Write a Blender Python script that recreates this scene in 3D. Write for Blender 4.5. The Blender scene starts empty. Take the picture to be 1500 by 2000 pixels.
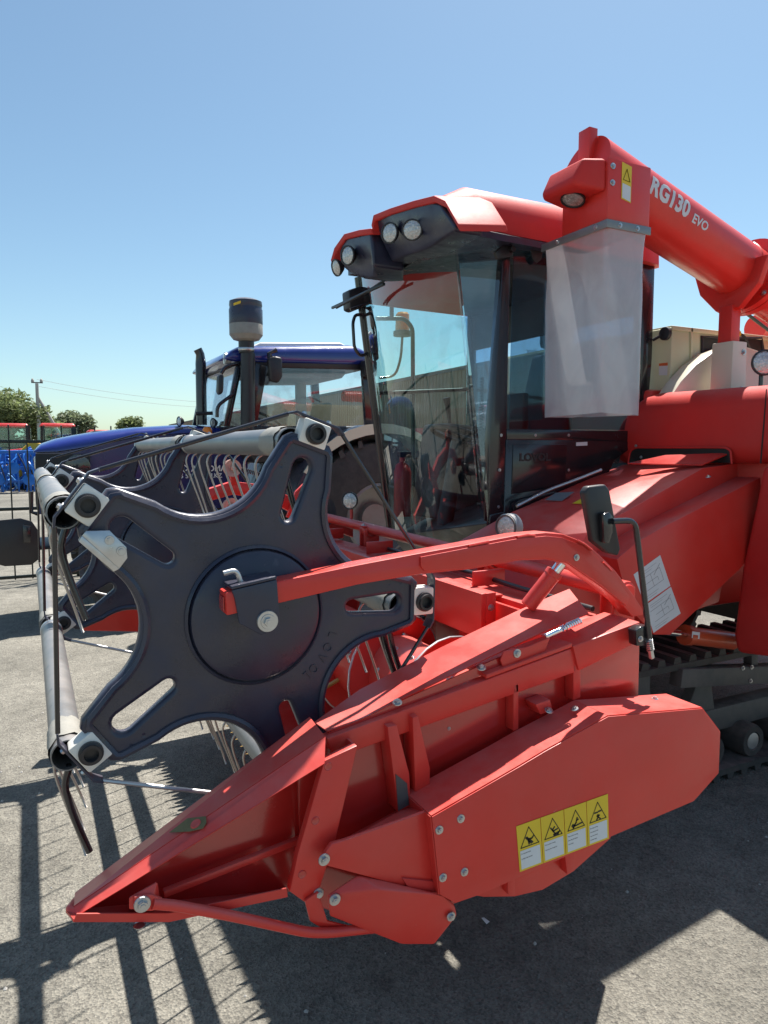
import bpy, bmesh, math, random
from math import sin, cos, pi, radians, atan2, sqrt
from mathutils import Vector as V, Matrix, Euler
random.seed(7)
S = bpy.context.scene
COL = S.collection

# ------------------------------------------------------------------ camera, sky, sun, exposure
EYE = V((0, 0, 1.68)); FPX = 1370.0; PITCH = 0.090; YAW = 0.469
cd = bpy.data.cameras.new('camera'); cam = bpy.data.objects.new('camera', cd); COL.objects.link(cam)
cd.sensor_fit = 'HORIZONTAL'; cd.sensor_width = 36; cd.lens = 36 * FPX / 1500
cd.clip_start = 0.05; cd.clip_end = 3000
cam.location = EYE; cam.rotation_euler = (pi / 2 - PITCH, 0, -YAW)
S.camera = cam
SUNV = V((0.371, 0.275, 1.0)).normalized()
w = bpy.data.worlds.new('World'); S.world = w; w.use_nodes = True
nt = w.node_tree; bg = nt.nodes['Background']
sky = nt.nodes.new('ShaderNodeTexSky'); sky.sky_type = 'NISHITA'; sky.sun_disc = False
sky.sun_elevation = math.asin(SUNV.z); sky.sun_rotation = atan2(SUNV.x, SUNV.y)
sky.altitude = 400; sky.air_density = 1.0; sky.dust_density = 1.1; sky.ozone_density = 1.2
tint = nt.nodes.new('ShaderNodeMix'); tint.data_type = 'RGBA'; tint.blend_type = 'MULTIPLY'; tint.inputs[0].default_value = 1; tint.inputs[7].default_value = (0.92, 1.055, 1.01, 1)   # hazy summer blue
nt.links.new(sky.outputs[0], tint.inputs[6]); nt.links.new(tint.outputs[2], bg.inputs[0]); bg.inputs[1].default_value = 0.077
sl = bpy.data.lights.new('sun', 'SUN'); sl.energy = 5.0; sl.angle = radians(0.53); sl.color = (1, 0.955, 0.89)
so = bpy.data.objects.new('sun', sl); COL.objects.link(so); so.rotation_euler = SUNV.to_track_quat('Z', 'Y').to_euler()
so.location = (6, 2, 14)
S.view_settings.view_transform = 'Standard'; S.view_settings.look = 'None'
S.view_settings.exposure = 0.95; S.view_settings.gamma = 1

# ------------------------------------------------------------------ surveying helpers: a sight line met with a plane of the place
FW = V((sin(YAW) * cos(PITCH), cos(YAW) * cos(PITCH), -sin(PITCH))); RT = V((cos(YAW), -sin(YAW), 0)); UP = RT.cross(FW)
def ray(u, v): return FW + RT * ((u - 750) / FPX) - UP * ((v - 1000) / FPX)
def Y(u, v, y): d = ray(u, v); return EYE + d * ((y - EYE.y) / d.y)
def X(u, v, x): d = ray(u, v); return EYE + d * ((x - EYE.x) / d.x)
def Z(u, v, z): d = ray(u, v); return EYE + d * ((z - EYE.z) / d.z)

# ------------------------------------------------------------------ materials
MATS = {}
def mat(name, col, rough=0.5, metal=0.0, coat=0.0, var=0.06, scale=6.0, bump=0.0, bscale=200.0, spec=0.5, rvar=0.08, sheen=0.0, dust_sunwash=0.0, emit=0, wave=0.0, scuff=0.0):
    m = bpy.data.materials.new(name); m.use_nodes = True; n = m.node_tree; b = n.nodes['Principled BSDF']; L = n.links.new
    b.inputs['Metallic'].default_value = metal
    b.inputs['Coat Weight'].default_value = coat; b.inputs['Coat Roughness'].default_value = 0.12
    b.inputs['Specular IOR Level'].default_value = spec
    if sheen: b.inputs['Sheen Weight'].default_value = sheen; b.inputs['Sheen Roughness'].default_value = 0.4
    tc = n.nodes.new('ShaderNodeTexCoord')
    no = n.nodes.new('ShaderNodeTexNoise'); no.inputs['Scale'].default_value = scale; no.inputs['Detail'].default_value = 6; no.inputs['Roughness'].default_value = 0.65
    L(tc.outputs['Object'], no.inputs['Vector'])
    mr = n.nodes.new('ShaderNodeMapRange'); mr.inputs[1].default_value = 0.3; mr.inputs[2].default_value = 0.7
    mr.inputs[3].default_value = 1 - var; mr.inputs[4].default_value = 1 + var
    L(no.outputs['Fac'], mr.inputs[0])
    mx = n.nodes.new('ShaderNodeMix'); mx.data_type = 'RGBA'; mx.blend_type = 'MULTIPLY'; mx.inputs[0].default_value = 1
    mx.inputs[6].default_value = (*col, 1); L(mr.outputs[0], mx.inputs[7])
    out = mx.outputs[2]
    if dust_sunwash:  # patchy dust, plus the sun's washed-out pallor painted onto upward faces
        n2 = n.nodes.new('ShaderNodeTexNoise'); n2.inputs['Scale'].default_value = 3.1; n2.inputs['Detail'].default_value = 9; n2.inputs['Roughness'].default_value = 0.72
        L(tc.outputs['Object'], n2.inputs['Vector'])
        m2 = n.nodes.new('ShaderNodeMapRange'); m2.inputs[1].default_value = 0.42; m2.inputs[2].default_value = 0.75; m2.inputs[3].default_value = dust_sunwash * 0.25; m2.inputs[4].default_value = dust_sunwash * 1.25
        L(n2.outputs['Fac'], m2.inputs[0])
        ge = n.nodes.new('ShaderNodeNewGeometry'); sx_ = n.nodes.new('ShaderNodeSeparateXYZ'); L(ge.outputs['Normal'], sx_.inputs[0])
        up_sunwash = n.nodes.new('ShaderNodeMapRange'); up_sunwash.inputs[1].default_value = 0.3; up_sunwash.inputs[2].default_value = 1.0; up_sunwash.inputs[3].default_value = 1.0; up_sunwash.inputs[4].default_value = 5.0; L(sx_.outputs['Z'], up_sunwash.inputs[0])
        mm_ = n.nodes.new('ShaderNodeMath'); mm_.operation = 'MULTIPLY'; mm_.use_clamp = True; L(m2.outputs[0], mm_.inputs[0]); L(up_sunwash.outputs[0], mm_.inputs[1])
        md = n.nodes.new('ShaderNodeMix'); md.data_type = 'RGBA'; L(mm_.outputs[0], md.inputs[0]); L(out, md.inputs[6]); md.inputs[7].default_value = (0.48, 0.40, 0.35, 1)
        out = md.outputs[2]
    L(out, b.inputs['Base Color'])
    m3 = n.nodes.new('ShaderNodeMapRange'); m3.inputs[1].default_value = 0.3; m3.inputs[2].default_value = 0.7
    m3.inputs[3].default_value = max(0.02, rough - rvar); m3.inputs[4].default_value = min(1, rough + rvar)
    L(no.outputs['Fac'], m3.inputs[0]); L(m3.outputs[0], b.inputs['Roughness'])
    if bump:
        n3 = n.nodes.new('ShaderNodeTexNoise'); n3.inputs['Scale'].default_value = bscale; n3.inputs['Detail'].default_value = 3; L(tc.outputs['Object'], n3.inputs['Vector'])
        bp = n.nodes.new('ShaderNodeBump'); bp.inputs['Strength'].default_value = bump; bp.inputs['Distance'].default_value = 0.004
        L(n3.outputs['Fac'], bp.inputs['Height']); L(bp.outputs[0], b.inputs['Normal'])
    if wave:      # slight oil-canning of the sheet
        n4 = n.nodes.new('ShaderNodeTexNoise'); n4.inputs['Scale'].default_value = 5.5; n4.inputs['Detail'].default_value = 1; L(tc.outputs['Object'], n4.inputs['Vector'])
        b2 = n.nodes.new('ShaderNodeBump'); b2.inputs['Strength'].default_value = wave; b2.inputs['Distance'].default_value = 0.02; L(n4.outputs['Fac'], b2.inputs['Height'])
        if bump: L(b2.outputs[0], bp.inputs['Normal'])
        else: L(b2.outputs[0], b.inputs['Normal'])
    if scuff:     # sparse fine scuffs and chips
        mp_ = n.nodes.new('ShaderNodeMapping'); mp_.inputs['Rotation'].default_value = (0.4, 0.7, 0.3); mp_.inputs['Scale'].default_value = (6, 40, 9); L(tc.outputs['Object'], mp_.inputs[0])
        n5 = n.nodes.new('ShaderNodeTexNoise'); n5.inputs['Scale'].default_value = 3.0; n5.inputs['Detail'].default_value = 7; n5.inputs['Roughness'].default_value = 0.7; L(mp_.outputs[0], n5.inputs['Vector'])
        r5 = n.nodes.new('ShaderNodeMapRange'); r5.inputs[1].default_value = 0.68; r5.inputs[2].default_value = 0.74; r5.inputs[3].default_value = 0; r5.inputs[4].default_value = scuff; L(n5.outputs['Fac'], r5.inputs[0])
        m5 = n.nodes.new('ShaderNodeMix'); m5.data_type = 'RGBA'; L(r5.outputs[0], m5.inputs[0]); L(out, m5.inputs[6]); m5.inputs[7].default_value = (0.40, 0.36, 0.33, 1); L(m5.outputs[2], b.inputs['Base Color'])
    if emit: b.inputs['Emission Strength'].default_value = emit
    MATS[name] = m; return m
def glassmat(name, tint, refl=0.06, rough=0.02, milk=0.0, milkcol=(0.8, 0.8, 0.8)):
    m = bpy.data.materials.new(name); m.use_nodes = True; n = m.node_tree; L = n.links.new
    for x in list(n.nodes): n.nodes.remove(x)
    o = n.nodes.new('ShaderNodeOutputMaterial'); t = n.nodes.new('ShaderNodeBsdfTransparent'); t.inputs[0].default_value = (*tint, 1)
    g = n.nodes.new('ShaderNodeBsdfGlossy'); g.inputs['Roughness'].default_value = rough; g.inputs[0].default_value = (1, 1, 1, 1)
    fa = n.nodes.new('ShaderNodeLayerWeight'); fa.inputs[0].default_value = 0.5
    pw5 = n.nodes.new('ShaderNodeMath'); pw5.operation = 'POWER'; pw5.inputs[1].default_value = 4.0; L(fa.outputs['Facing'], pw5.inputs[0])
    lw = n.nodes.new('ShaderNodeMath'); lw.operation = 'MULTIPLY_ADD'; lw.inputs[1].default_value = 0.9; lw.inputs[2].default_value = refl; L(pw5.outputs[0], lw.inputs[0])
    mx = n.nodes.new('ShaderNodeMixShader'); base = t.outputs[0]
    if milk:
        d = n.nodes.new('ShaderNodeBsdfDiffuse'); d.inputs[0].default_value = (*milkcol, 1)
        tr = n.nodes.new('ShaderNodeBsdfTranslucent'); tr.inputs[0].default_value = (*milkcol, 1)
        a = n.nodes.new('ShaderNodeMixShader'); a.inputs[0].default_value = 0.22; L(d.outputs[0], a.inputs[1]); L(tr.outputs[0], a.inputs[2])
        tc = n.nodes.new('ShaderNodeTexCoord'); no = n.nodes.new('ShaderNodeTexNoise'); no.inputs['Scale'].default_value = 5; no.inputs['Detail'].default_value = 8; no.inputs['Distortion'].default_value = 0.8
        mpp = n.nodes.new('ShaderNodeMapping'); mpp.inputs['Scale'].default_value = (1.2, 1.2, 0.9); L(tc.outputs['Object'], mpp.inputs[0]); L(mpp.outputs[0], no.inputs['Vector'])
        mr = n.nodes.new('ShaderNodeMapRange'); mr.inputs[1].default_value = 0.3; mr.inputs[2].default_value = 0.7; mr.inputs[3].default_value = milk - 0.10; mr.inputs[4].default_value = milk + 0.08
        L(no.outputs['Fac'], mr.inputs[0])
        bmx = n.nodes.new('ShaderNodeMixShader'); L(mr.outputs[0], bmx.inputs[0]); L(base, bmx.inputs[1]); L(a.outputs[0], bmx.inputs[2]); base = bmx.outputs[0]
    L(lw.outputs[0], mx.inputs[0]); L(base, mx.inputs[1]); L(g.outputs[0], mx.inputs[2]); L(mx.outputs[0], o.inputs[0])
    MATS[name] = m; return m
RED = (0.65, 0.027, 0.018)
mat('red', RED, 0.40, coat=0.12, var=0.07, scale=4, spec=0.45, bump=0.05, bscale=90, dust_sunwash=0.06, rvar=0.10, wave=0.05, scuff=0.35)
mat('red_gloss', (0.50, 0.018, 0.014), 0.2, coat=0.8, var=0.06, scale=3, dust_sunwash=0.03, wave=0.16, scuff=0.25)
mat('red_plastic', (0.56, 0.024, 0.020), 0.58, spec=0.35, var=0.06, scale=5, bump=0.22, bscale=420, dust_sunwash=0.04)
mat('navy_plastic', (0.013, 0.019, 0.046), 0.36, var=0.25, scale=9, bump=0.10, bscale=160, dust_sunwash=0.05, spec=0.6, rvar=0.18, scuff=0.16)
mat('black_plastic', (0.012, 0.012, 0.016), 0.42, var=0.15, bump=0.08, bscale=350, dust_sunwash=0.03)
mat('black_paint', (0.010, 0.010, 0.014), 0.22, coat=0.5, var=0.1, dust_sunwash=0.02)
mat('rubber', (0.018, 0.018, 0.020), 0.75, var=0.25, bump=0.2, bscale=120, dust_sunwash=0.12)
mat('steel', (0.50, 0.51, 0.52), 0.42, metal=0.85, var=0.12, scale=9, dust_sunwash=0.12)
mat('zinc', (0.50, 0.51, 0.52), 0.34, metal=0.95, var=0.12, scale=30)
mat('chrome', (0.85, 0.85, 0.86), 0.08, metal=1)
mat('tine_wire', (0.42, 0.39, 0.36), 0.38, metal=0.8, var=0.15)
mat('alu_paint', (0.21, 0.22, 0.225), 0.42, metal=0.45, var=0.1, scale=8, bump=0.08, bscale=60, dust_sunwash=0.10)
mat('wrap', (0.27, 0.26, 0.23), 0.6, var=0.12, scale=14, bump=0.5, bscale=40)
mat('nylon', (0.74, 0.72, 0.66), 0.45, var=0.08)
mat('brass', (0.52, 0.33, 0.09), 0.45, metal=0.15, var=0.25, scale=30, dust_sunwash=0.1)
mat('cream', (0.60, 0.60, 0.38), 0.42, coat=0.2, var=0.05, scale=3, dust_sunwash=0.10)
mat('cream_light', (0.66, 0.64, 0.50), 0.42, coat=0.2, var=0.05, scale=3, dust_sunwash=0.08)
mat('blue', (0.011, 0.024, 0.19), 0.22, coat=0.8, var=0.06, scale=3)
mat('blue_shaded', (0.010, 0.016, 0.10), 0.28, coat=0.4, var=0.1, scale=3)  # hood blue again, with the shade of its side put into the colour
mat('white', (0.76, 0.76, 0.74), 0.45, var=0.05)
mat('sticker_white', (0.62, 0.64, 0.66), 0.4, var=0.04)
mat('yellow', (0.72, 0.50, 0.02), 0.4, var=0.04)
mat('ink', (0.012, 0.012, 0.012), 0.6, var=0)
mat('ink_grey', (0.16, 0.16, 0.17), 0.6, var=0)
mat('olive_decal', (0.17, 0.14, 0.06), 0.5, var=0.25, scale=40)
mat('lens', (0.48, 0.48, 0.47), 0.22, metal=0.5, var=0.35, scale=90, bump=0.9, bscale=110, coat=1)
mat('orange', (0.80, 0.24, 0.01), 0.25, coat=0.5, var=0.05)
mat('barrel_orange', (0.50, 0.075, 0.025), 0.35, coat=0.4)
mat('seat_cloth', (0.035, 0.040, 0.048), 0.85, var=0.2)
mat('grey_dark', (0.045, 0.048, 0.052), 0.6, var=0.15, dust_sunwash=0.15)
mat('fence_paint', (0.010, 0.016, 0.014), 0.4, var=0.1)
mat('concrete', (0.40, 0.38, 0.35), 0.85, var=0.12, scale=2, bump=0.3, bscale=30)
mat('brown_sheet', (0.20, 0.125, 0.075), 0.5, var=0.08, scale=0.6)
mat('bark', (0.10, 0.075, 0.05), 0.9, var=0.3)
mat('impl_blue', (0.01, 0.13, 0.48), 0.4, var=0.2, scale=3)
mat('impl_light', (0.10, 0.30, 0.62), 0.4, var=0.2, scale=5)
mat('tractor_red', (0.50, 0.03, 0.03), 0.35, var=0.08)
mat('impl_yellow', (0.65, 0.36, 0.02), 0.45, var=0.1)
mat('orange_decal', (0.65, 0.13, 0.03), 0.45)
mat('pulley', (0.66, 0.42, 0.34), 0.5, var=0.12, scale=20)
mat('spring', (0.02, 0.02, 0.024), 0.45)
mat('letters', (0.62, 0.64, 0.66), 0.4, var=0.03)
mat('headliner', (0.52, 0.52, 0.50), 0.8)
glassmat('glass', (0.80, 0.93, 0.93), milk=0.015); glassmat('glass_blue', (0.57, 0.72, 0.84), refl=0.11, milk=0.015); glassmat('glass_clear', (0.86, 0.91, 0.95), milk=0.01); glassmat('glass_side', (0.48, 0.60, 0.68), refl=0.05)
glassmat('chute_plastic', (0.80, 0.80, 0.84), rough=0.25, milk=0.52, milkcol=(0.66, 0.655, 0.675))
def leafmat(name, c):
    m = bpy.data.materials.new(name); m.use_nodes = True; n = m.node_tree; b = n.nodes['Principled BSDF']
    oi = n.nodes.new('ShaderNodeNewGeometry'); r = n.nodes.new('ShaderNodeMapRange'); r.inputs[3].default_value = 0.6; r.inputs[4].default_value = 1.5
    n.links.new(oi.outputs['Random Per Island'], r.inputs[0])
    mx = n.nodes.new('ShaderNodeMix'); mx.data_type = 'RGBA'; mx.blend_type = 'MULTIPLY'; mx.inputs[0].default_value = 1; mx.inputs[6].default_value = (*c, 1)
    n.links.new(r.outputs[0], mx.inputs[7]); n.links.new(mx.outputs[2], b.inputs['Base Color']); b.inputs['Roughness'].default_value = 0.6
    tr = n.nodes.new('ShaderNodeBsdfTranslucent'); n.links.new(mx.outputs[2], tr.inputs[0]); ms = n.nodes.new('ShaderNodeMixShader'); ms.inputs[0].default_value = 0.45; n.links.new(b.outputs[0], ms.inputs[1]); n.links.new(tr.outputs[0], ms.inputs[2]); n.links.new(ms.outputs[0], n.nodes['Material Output'].inputs[0])
    MATS[name] = m
leafmat('leaf_a', (0.17, 0.205, 0.085)); leafmat('leaf_b', (0.18, 0.21, 0.12))
def asphalt():
    m = bpy.data.materials.new('asphalt'); m.use_nodes = True; n = m.node_tree; b = n.nodes['Principled BSDF']; L = n.links.new
    tc = n.nodes.new('ShaderNodeTexCoord')
    def noise(s, d=4, r=0.6):
        x = n.nodes.new('ShaderNodeTexNoise'); x.inputs['Scale'].default_value = s; x.inputs['Detail'].default_value = d; x.inputs['Roughness'].default_value = r; L(tc.outputs['Object'], x.inputs['Vector']); return x
    vo = n.nodes.new('ShaderNodeTexVoronoi'); vo.inputs['Scale'].default_value = 140; L(tc.outputs['Object'], vo.inputs['Vector'])
    v2 = n.nodes.new('ShaderNodeTexVoronoi'); v2.inputs['Scale'].default_value = 38; L(tc.outputs['Object'], v2.inputs['Vector'])
    cr = n.nodes.new('ShaderNodeValToRGB'); e = cr.color_ramp.elements
    e[0].position = 0.0; e[0].color = (0.112, 0.105, 0.092, 1); e[1].position = 1; e[1].color = (0.29, 0.272, 0.228, 1)
    x = cr.color_ramp.elements.new(0.45); x.color = (0.208, 0.195, 0.165, 1)
    L(vo.outputs['Color'], cr.inputs[0])
    big = noise(0.7, 6); mr = n.nodes.new('ShaderNodeMapRange'); mr.inputs[1].default_value = 0.3; mr.inputs[2].default_value = 0.7; mr.inputs[3].default_value = 0.72; mr.inputs[4].default_value = 1.22; L(big.outputs['Fac'], mr.inputs[0])
    med = noise(9, 6, 0.7); m2 = n.nodes.new('ShaderNodeMapRange'); m2.inputs[1].default_value = 0.3; m2.inputs[2].default_value = 0.7; m2.inputs[3].default_value = 0.75; m2.inputs[4].default_value = 1.2; L(med.outputs['Fac'], m2.inputs[0])
    mu = n.nodes.new('ShaderNodeMath'); mu.operation = 'MULTIPLY'; L(mr.outputs[0], mu.inputs[0]); L(m2.outputs[0], mu.inputs[1])
    pat = noise(0.22, 5, 0.55); m7 = n.nodes.new('ShaderNodeMapRange'); m7.inputs[1].default_value = 0.40; m7.inputs[2].default_value = 0.62; m7.inputs[3].default_value = 0.78; m7.inputs[4].default_value = 1.08; L(pat.outputs['Fac'], m7.inputs[0])
    st = noise(1.7, 3, 0.5); m8 = n.nodes.new('ShaderNodeMapRange'); m8.inputs[1].default_value = 0.66; m8.inputs[2].default_value = 0.74; m8.inputs[3].default_value = 1.0; m8.inputs[4].default_value = 0.72; L(st.outputs['Fac'], m8.inputs[0])
    mq = n.nodes.new('ShaderNodeMath'); mq.operation = 'MULTIPLY'; L(m7.outputs[0], mq.inputs[0]); L(m8.outputs[0], mq.inputs[1])
    mu0 = mu; mu = n.nodes.new('ShaderNodeMath'); mu.operation = 'MULTIPLY'; L(mu0.outputs[0], mu.inputs[0]); L(mq.outputs[0], mu.inputs[1])
    # hairline cracks with a course of their own
    vc = n.nodes.new('ShaderNodeTexVoronoi'); vc.feature = 'DISTANCE_TO_EDGE'; vc.inputs['Scale'].default_value = 0.33
    wv = noise(2.2, 8, 0.7); ad = n.nodes.new('ShaderNodeVectorMath'); ad.operation = 'MULTIPLY_ADD'; ad.inputs[1].default_value = (0.5, 0.5, 0); L(wv.outputs['Color'], ad.inputs[0]); L(tc.outputs['Object'], ad.inputs[2]); L(ad.outputs[0], vc.inputs['Vector'])
    cm = n.nodes.new('ShaderNodeMapRange'); cm.inputs[1].default_value = 0; cm.inputs[2].default_value = 0.007; cm.inputs[3].default_value = 0.84; cm.inputs[4].default_value = 1; L(vc.outputs['Distance'], cm.inputs[0])
    mu2 = n.nodes.new('ShaderNodeMath'); mu2.operation = 'MULTIPLY'; L(mu.outputs[0], mu2.inputs[0]); L(cm.outputs[0], mu2.inputs[1])
    mx = n.nodes.new('ShaderNodeMix'); mx.data_type = 'RGBA'; mx.blend_type = 'MULTIPLY'; mx.inputs[0].default_value = 1; L(cr.outputs[0], mx.inputs[6]); L(mu2.outputs[0], mx.inputs[7])
    L(mx.outputs[2], b.inputs['Base Color']); b.inputs['Roughness'].default_value = 0.9; b.inputs['Specular IOR Level'].default_value = 0.3
    bp = n.nodes.new('ShaderNodeBump'); bp.inputs['Strength'].default_value = 0.8; bp.inputs['Distance'].default_value = 0.006
    sm = n.nodes.new('ShaderNodeMath'); sm.operation = 'ADD'; L(vo.outputs['Distance'], sm.inputs[0]); L(v2.outputs['Distance'], sm.inputs[1]); L(sm.outputs[0], bp.inputs['Height']); L(bp.outputs[0], b.inputs['Normal'])
    MATS['asphalt'] = m
asphalt()

# ------------------------------------------------------------------ mesh helpers
def link(name, me, m, parent=None, mw=None):
    if m: me.materials.clear(); me.materials.append(MATS[m])
    o = bpy.data.objects.new(name, me); COL.objects.link(o)
    if mw is not None: o.matrix_basis = mw
    if parent is not None: o.parent = parent; o.matrix_parent_inverse = wm(parent).inverted()
    return o
def wm(o):
    m = o.matrix_basis.copy()
    return m if o.parent is None else wm(o.parent) @ o.matrix_parent_inverse @ m
def done(name, bm, m, parent=None, bevel=0, seg=2, smooth=True, ang=40, mw=None):
    bmesh.ops.remove_doubles(bm, verts=bm.verts, dist=1e-5)
    bmesh.ops.recalc_face_normals(bm, faces=bm.faces)
    if bevel:
        es = [e for e in bm.edges if len(e.link_faces) == 2 and e.calc_face_angle(0) > radians(22)]
        bmesh.ops.bevel(bm, geom=es, offset=bevel, offset_type='OFFSET', segments=seg, profile=0.5, affect='EDGES', clamp_overlap=True)
    for f in bm.faces: f.smooth = smooth
    me = bpy.data.meshes.new(name); bm.to_mesh(me); bm.free()
    if smooth: me.set_sharp_from_angle(angle=radians(ang))
    return link(name, me, m, parent, mw)
def prism(name, pts, off, m, parent=None, bevel=0.0015, seg=2):      # polygon pts swept by the vector off
    bm = bmesh.new(); a = [bm.verts.new(p) for p in pts]; b = [bm.verts.new(V(p) + V(off)) for p in pts]; k = len(pts)
    bm.faces.new(a); bm.faces.new(b[::-1])
    for i in range(k): bm.faces.new((a[i], b[i], b[(i + 1) % k], a[(i + 1) % k]))
    return done(name, bm, m, parent, bevel, seg)
def py(name, px, y, t, m, parent=None, bevel=0.0015, seg=2):         # plate standing in a plane y = const, sighted by its outline
    return prism(name, [Y(u, v, y) for u, v in px], (0, t, 0), m, parent, bevel, seg)
def sheet(name, pts, t, m, parent=None, bevel=0.0):                  # sheet metal through given points
    pts = [V(p) for p in pts]; n = V((0, 0, 0))
    for i in range(len(pts)): n += pts[i].cross(pts[(i + 1) % len(pts)])
    return prism(name, pts, n.normalized() * t, m, parent, bevel)
def hull(name, pts, m, parent=None, bevel=0.0, seg=3):
    bm = bmesh.new()
    for p in pts: bm.verts.new(p)
    r = bmesh.ops.convex_hull(bm, input=bm.verts)
    bmesh.ops.delete(bm, geom=[g for g in r['geom_interior'] if isinstance(g, bmesh.types.BMVert)], context='VERTS')
    bmesh.ops.dissolve_limit(bm, angle_limit=radians(4), verts=bm.verts, edges=bm.edges)
    return done(name, bm, m, parent, bevel, seg)
def box(name, a, b, m, parent=None, bevel=0.004, mw=None):
    bm = bmesh.new(); r = bmesh.ops.create_cube(bm, size=1); a = V(a); b = V(b)
    for v in bm.verts: v.co = V([(a[i] + b[i]) / 2 + v.co[i] * abs(b[i] - a[i]) for i in range(3)])
    return done(name, bm, m, parent, bevel, mw=mw)
def frame(d):
    d = V(d).normalized(); a = V((0, 0, 1)) if abs(d.z) < 0.9 else V((1, 0, 0)); x = a.cross(d).normalized(); return x, d.cross(x), d
def lathe(name, o, d, prof, m, parent=None, seg=28, ang=35, closed=False):   # prof = (radius, height along d)
    x, y, z = frame(d); o = V(o); bm = bmesh.new(); rings = []
    for r, h in prof:
        if r < 1e-6: rings.append([bm.verts.new(o + z * h)])
        else: rings.append([bm.verts.new(o + z * h + (x * cos(2 * pi * i / seg) + y * sin(2 * pi * i / seg)) * r) for i in range(seg)])
    prs = list(zip(rings, rings[1:])) + ([(rings[-1], rings[0])] if closed else [])
    for A, B in prs:
        for i in range(seg):
            j = (i + 1) % seg
            if len(A) == 1 and len(B) == 1: continue
            if len(A) == 1: bm.faces.new((A[0], B[i], B[j]))
            elif len(B) == 1: bm.faces.new((A[i], B[0], A[j]))
            else: bm.faces.new((A[i], B[i], B[j], A[j]))
    return done(name, bm, m, parent, ang=ang)
def cyl(name, a, b, r, m, parent=None, seg=20, r2=None, bev=0.002):
    a = V(a); b = V(b); h = (b - a).length; r2 = r if r2 is None else r2; e = min(bev, r * 0.4)
    return lathe(name, a, b - a, [(0, 0), (r - e, 0), (r, e), (r2, h - e), (r2 - e, h), (0, h)], m, parent, seg)
def pipe(name, a, b, r, t, m, parent=None, seg=28):
    h = (V(b) - V(a)).length
    return lathe(name, a, V(b) - V(a), [(r - t, 0), (r, 0), (r, h), (r - t, h)], m, parent, seg, closed=True)
def fillet(pts, rad, n=5):
    pts = [V(p) for p in pts]; out = [pts[0]]
    for i in range(1, len(pts) - 1):
        p = pts[i]; a = pts[i - 1] - p; b = pts[i + 1] - p; q = min(rad, a.length * 0.45, b.length * 0.45)
        A = p + a.normalized() * q; B = p + b.normalized() * q
        for k in range(n + 1):
            t = k / n; out.append(A * (1 - t) ** 2 + p * 2 * t * (1 - t) + B * t * t)
    out.append(pts[-1]); return out
def sweep_bm(bm, pts, r, seg=8, cyclic=False, ry=None):
    pts = [V(p) for p in pts]; n = len(pts); rings = []; x = None
    for i in range(n):
        if cyclic: t = pts[(i + 1) % n] - pts[i - 1]
        else: t = pts[min(i + 1, n - 1)] - pts[max(i - 1, 0)]
        t.normalize()
        if x is None: x = frame(t)[0]
        x = (x - t * x.dot(t)).normalized(); y = t.cross(x); rr = r[i] if isinstance(r, (list, tuple)) else r
        rings.append([bm.verts.new(pts[i] + x * cos(2 * pi * k / seg) * rr + y * sin(2 * pi * k / seg) * (ry or rr)) for k in range(seg)])
    for i in range(n if cyclic else n - 1):
        A = rings[i]; B = rings[(i + 1) % n]
        for k in range(seg): bm.faces.new((A[k], B[k], B[(k + 1) % seg], A[(k + 1) % seg]))
    if not cyclic: bm.faces.new(rings[0][::-1]); bm.faces.new(rings[-1])
def tube(name, pts, r, m, parent=None, rad=0.0, seg=10, cyclic=False):
    bm = bmesh.new(); sweep_bm(bm, fillet(pts, rad) if rad else pts, r, seg, cyclic); return done(name, bm, m, parent)
def beam(name, a, b, wdt, hgt, m, parent=None, up=(0, 0, 1), bevel=0.004):   # rectangular bar
    a = V(a); b = V(b); d = (b - a).normalized(); s = d.cross(V(up)).normalized(); q = s.cross(d)
    pts = [a + s * sx * wdt / 2 + q * sy * hgt / 2 for sx, sy in ((-1, -1), (1, -1), (1, 1), (-1, 1))]
    return prism(name, pts, b - a, m, parent, bevel)
def curve2d(name, loops, t, m, parent, M, bev=0.0, bres=2):            # plate with holes, drawn in its own plane
    c = bpy.data.curves.new(name, 'CURVE'); c.dimensions = '2D'; c.fill_mode = 'BOTH'; c.extrude = t / 2; c.bevel_depth = bev; c.bevel_resolution = bres
    for lp in loops:
        s = c.splines.new('POLY'); s.points.add(len(lp) - 1); s.use_cyclic_u = True
        for p, q in zip(s.points, lp): p.co = (q[0], q[1], 0, 1)
    o = bpy.data.objects.new(name, c); me = bpy.data.meshes.new_from_object(o); bpy.data.objects.remove(o); bpy.data.curves.remove(c)
    for f in me.polygons: f.use_smooth = True
    me.set_sharp_from_angle(angle=radians(40)); return link(name, me, m, parent, M)
def text_mesh(s, size, ext=0.001, align='LEFT', shear=0, bold=0.0):
    c = bpy.data.curves.new('t', 'FONT'); c.body = s; c.size = size; c.extrude = ext; c.align_x = align; c.shear = shear; c.offset = bold; c.resolution_u = 3
    o = bpy.data.objects.new('t', c); me = bpy.data.meshes.new_from_object(o); bpy.data.objects.remove(o); bpy.data.curves.remove(c); return me
def text(name, s, size, o, ax, up, m, parent, ext=0.0008, align='LEFT', shear=0, bold=0.0, stretch=1.0):
    ax = V(ax).normalized(); up = V(up); up = (up - ax * up.dot(ax)).normalized(); n = ax.cross(up)
    M = Matrix(((ax.x * stretch, up.x, n.x, o[0]), (ax.y * stretch, up.y, n.y, o[1]), (ax.z * stretch, up.z, n.z, o[2]), (0, 0, 0, 1)))
    me = text_mesh(s, size, ext, align, shear, bold); me.name = name; me.transform(M); return link(name, me, m, parent)
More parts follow.
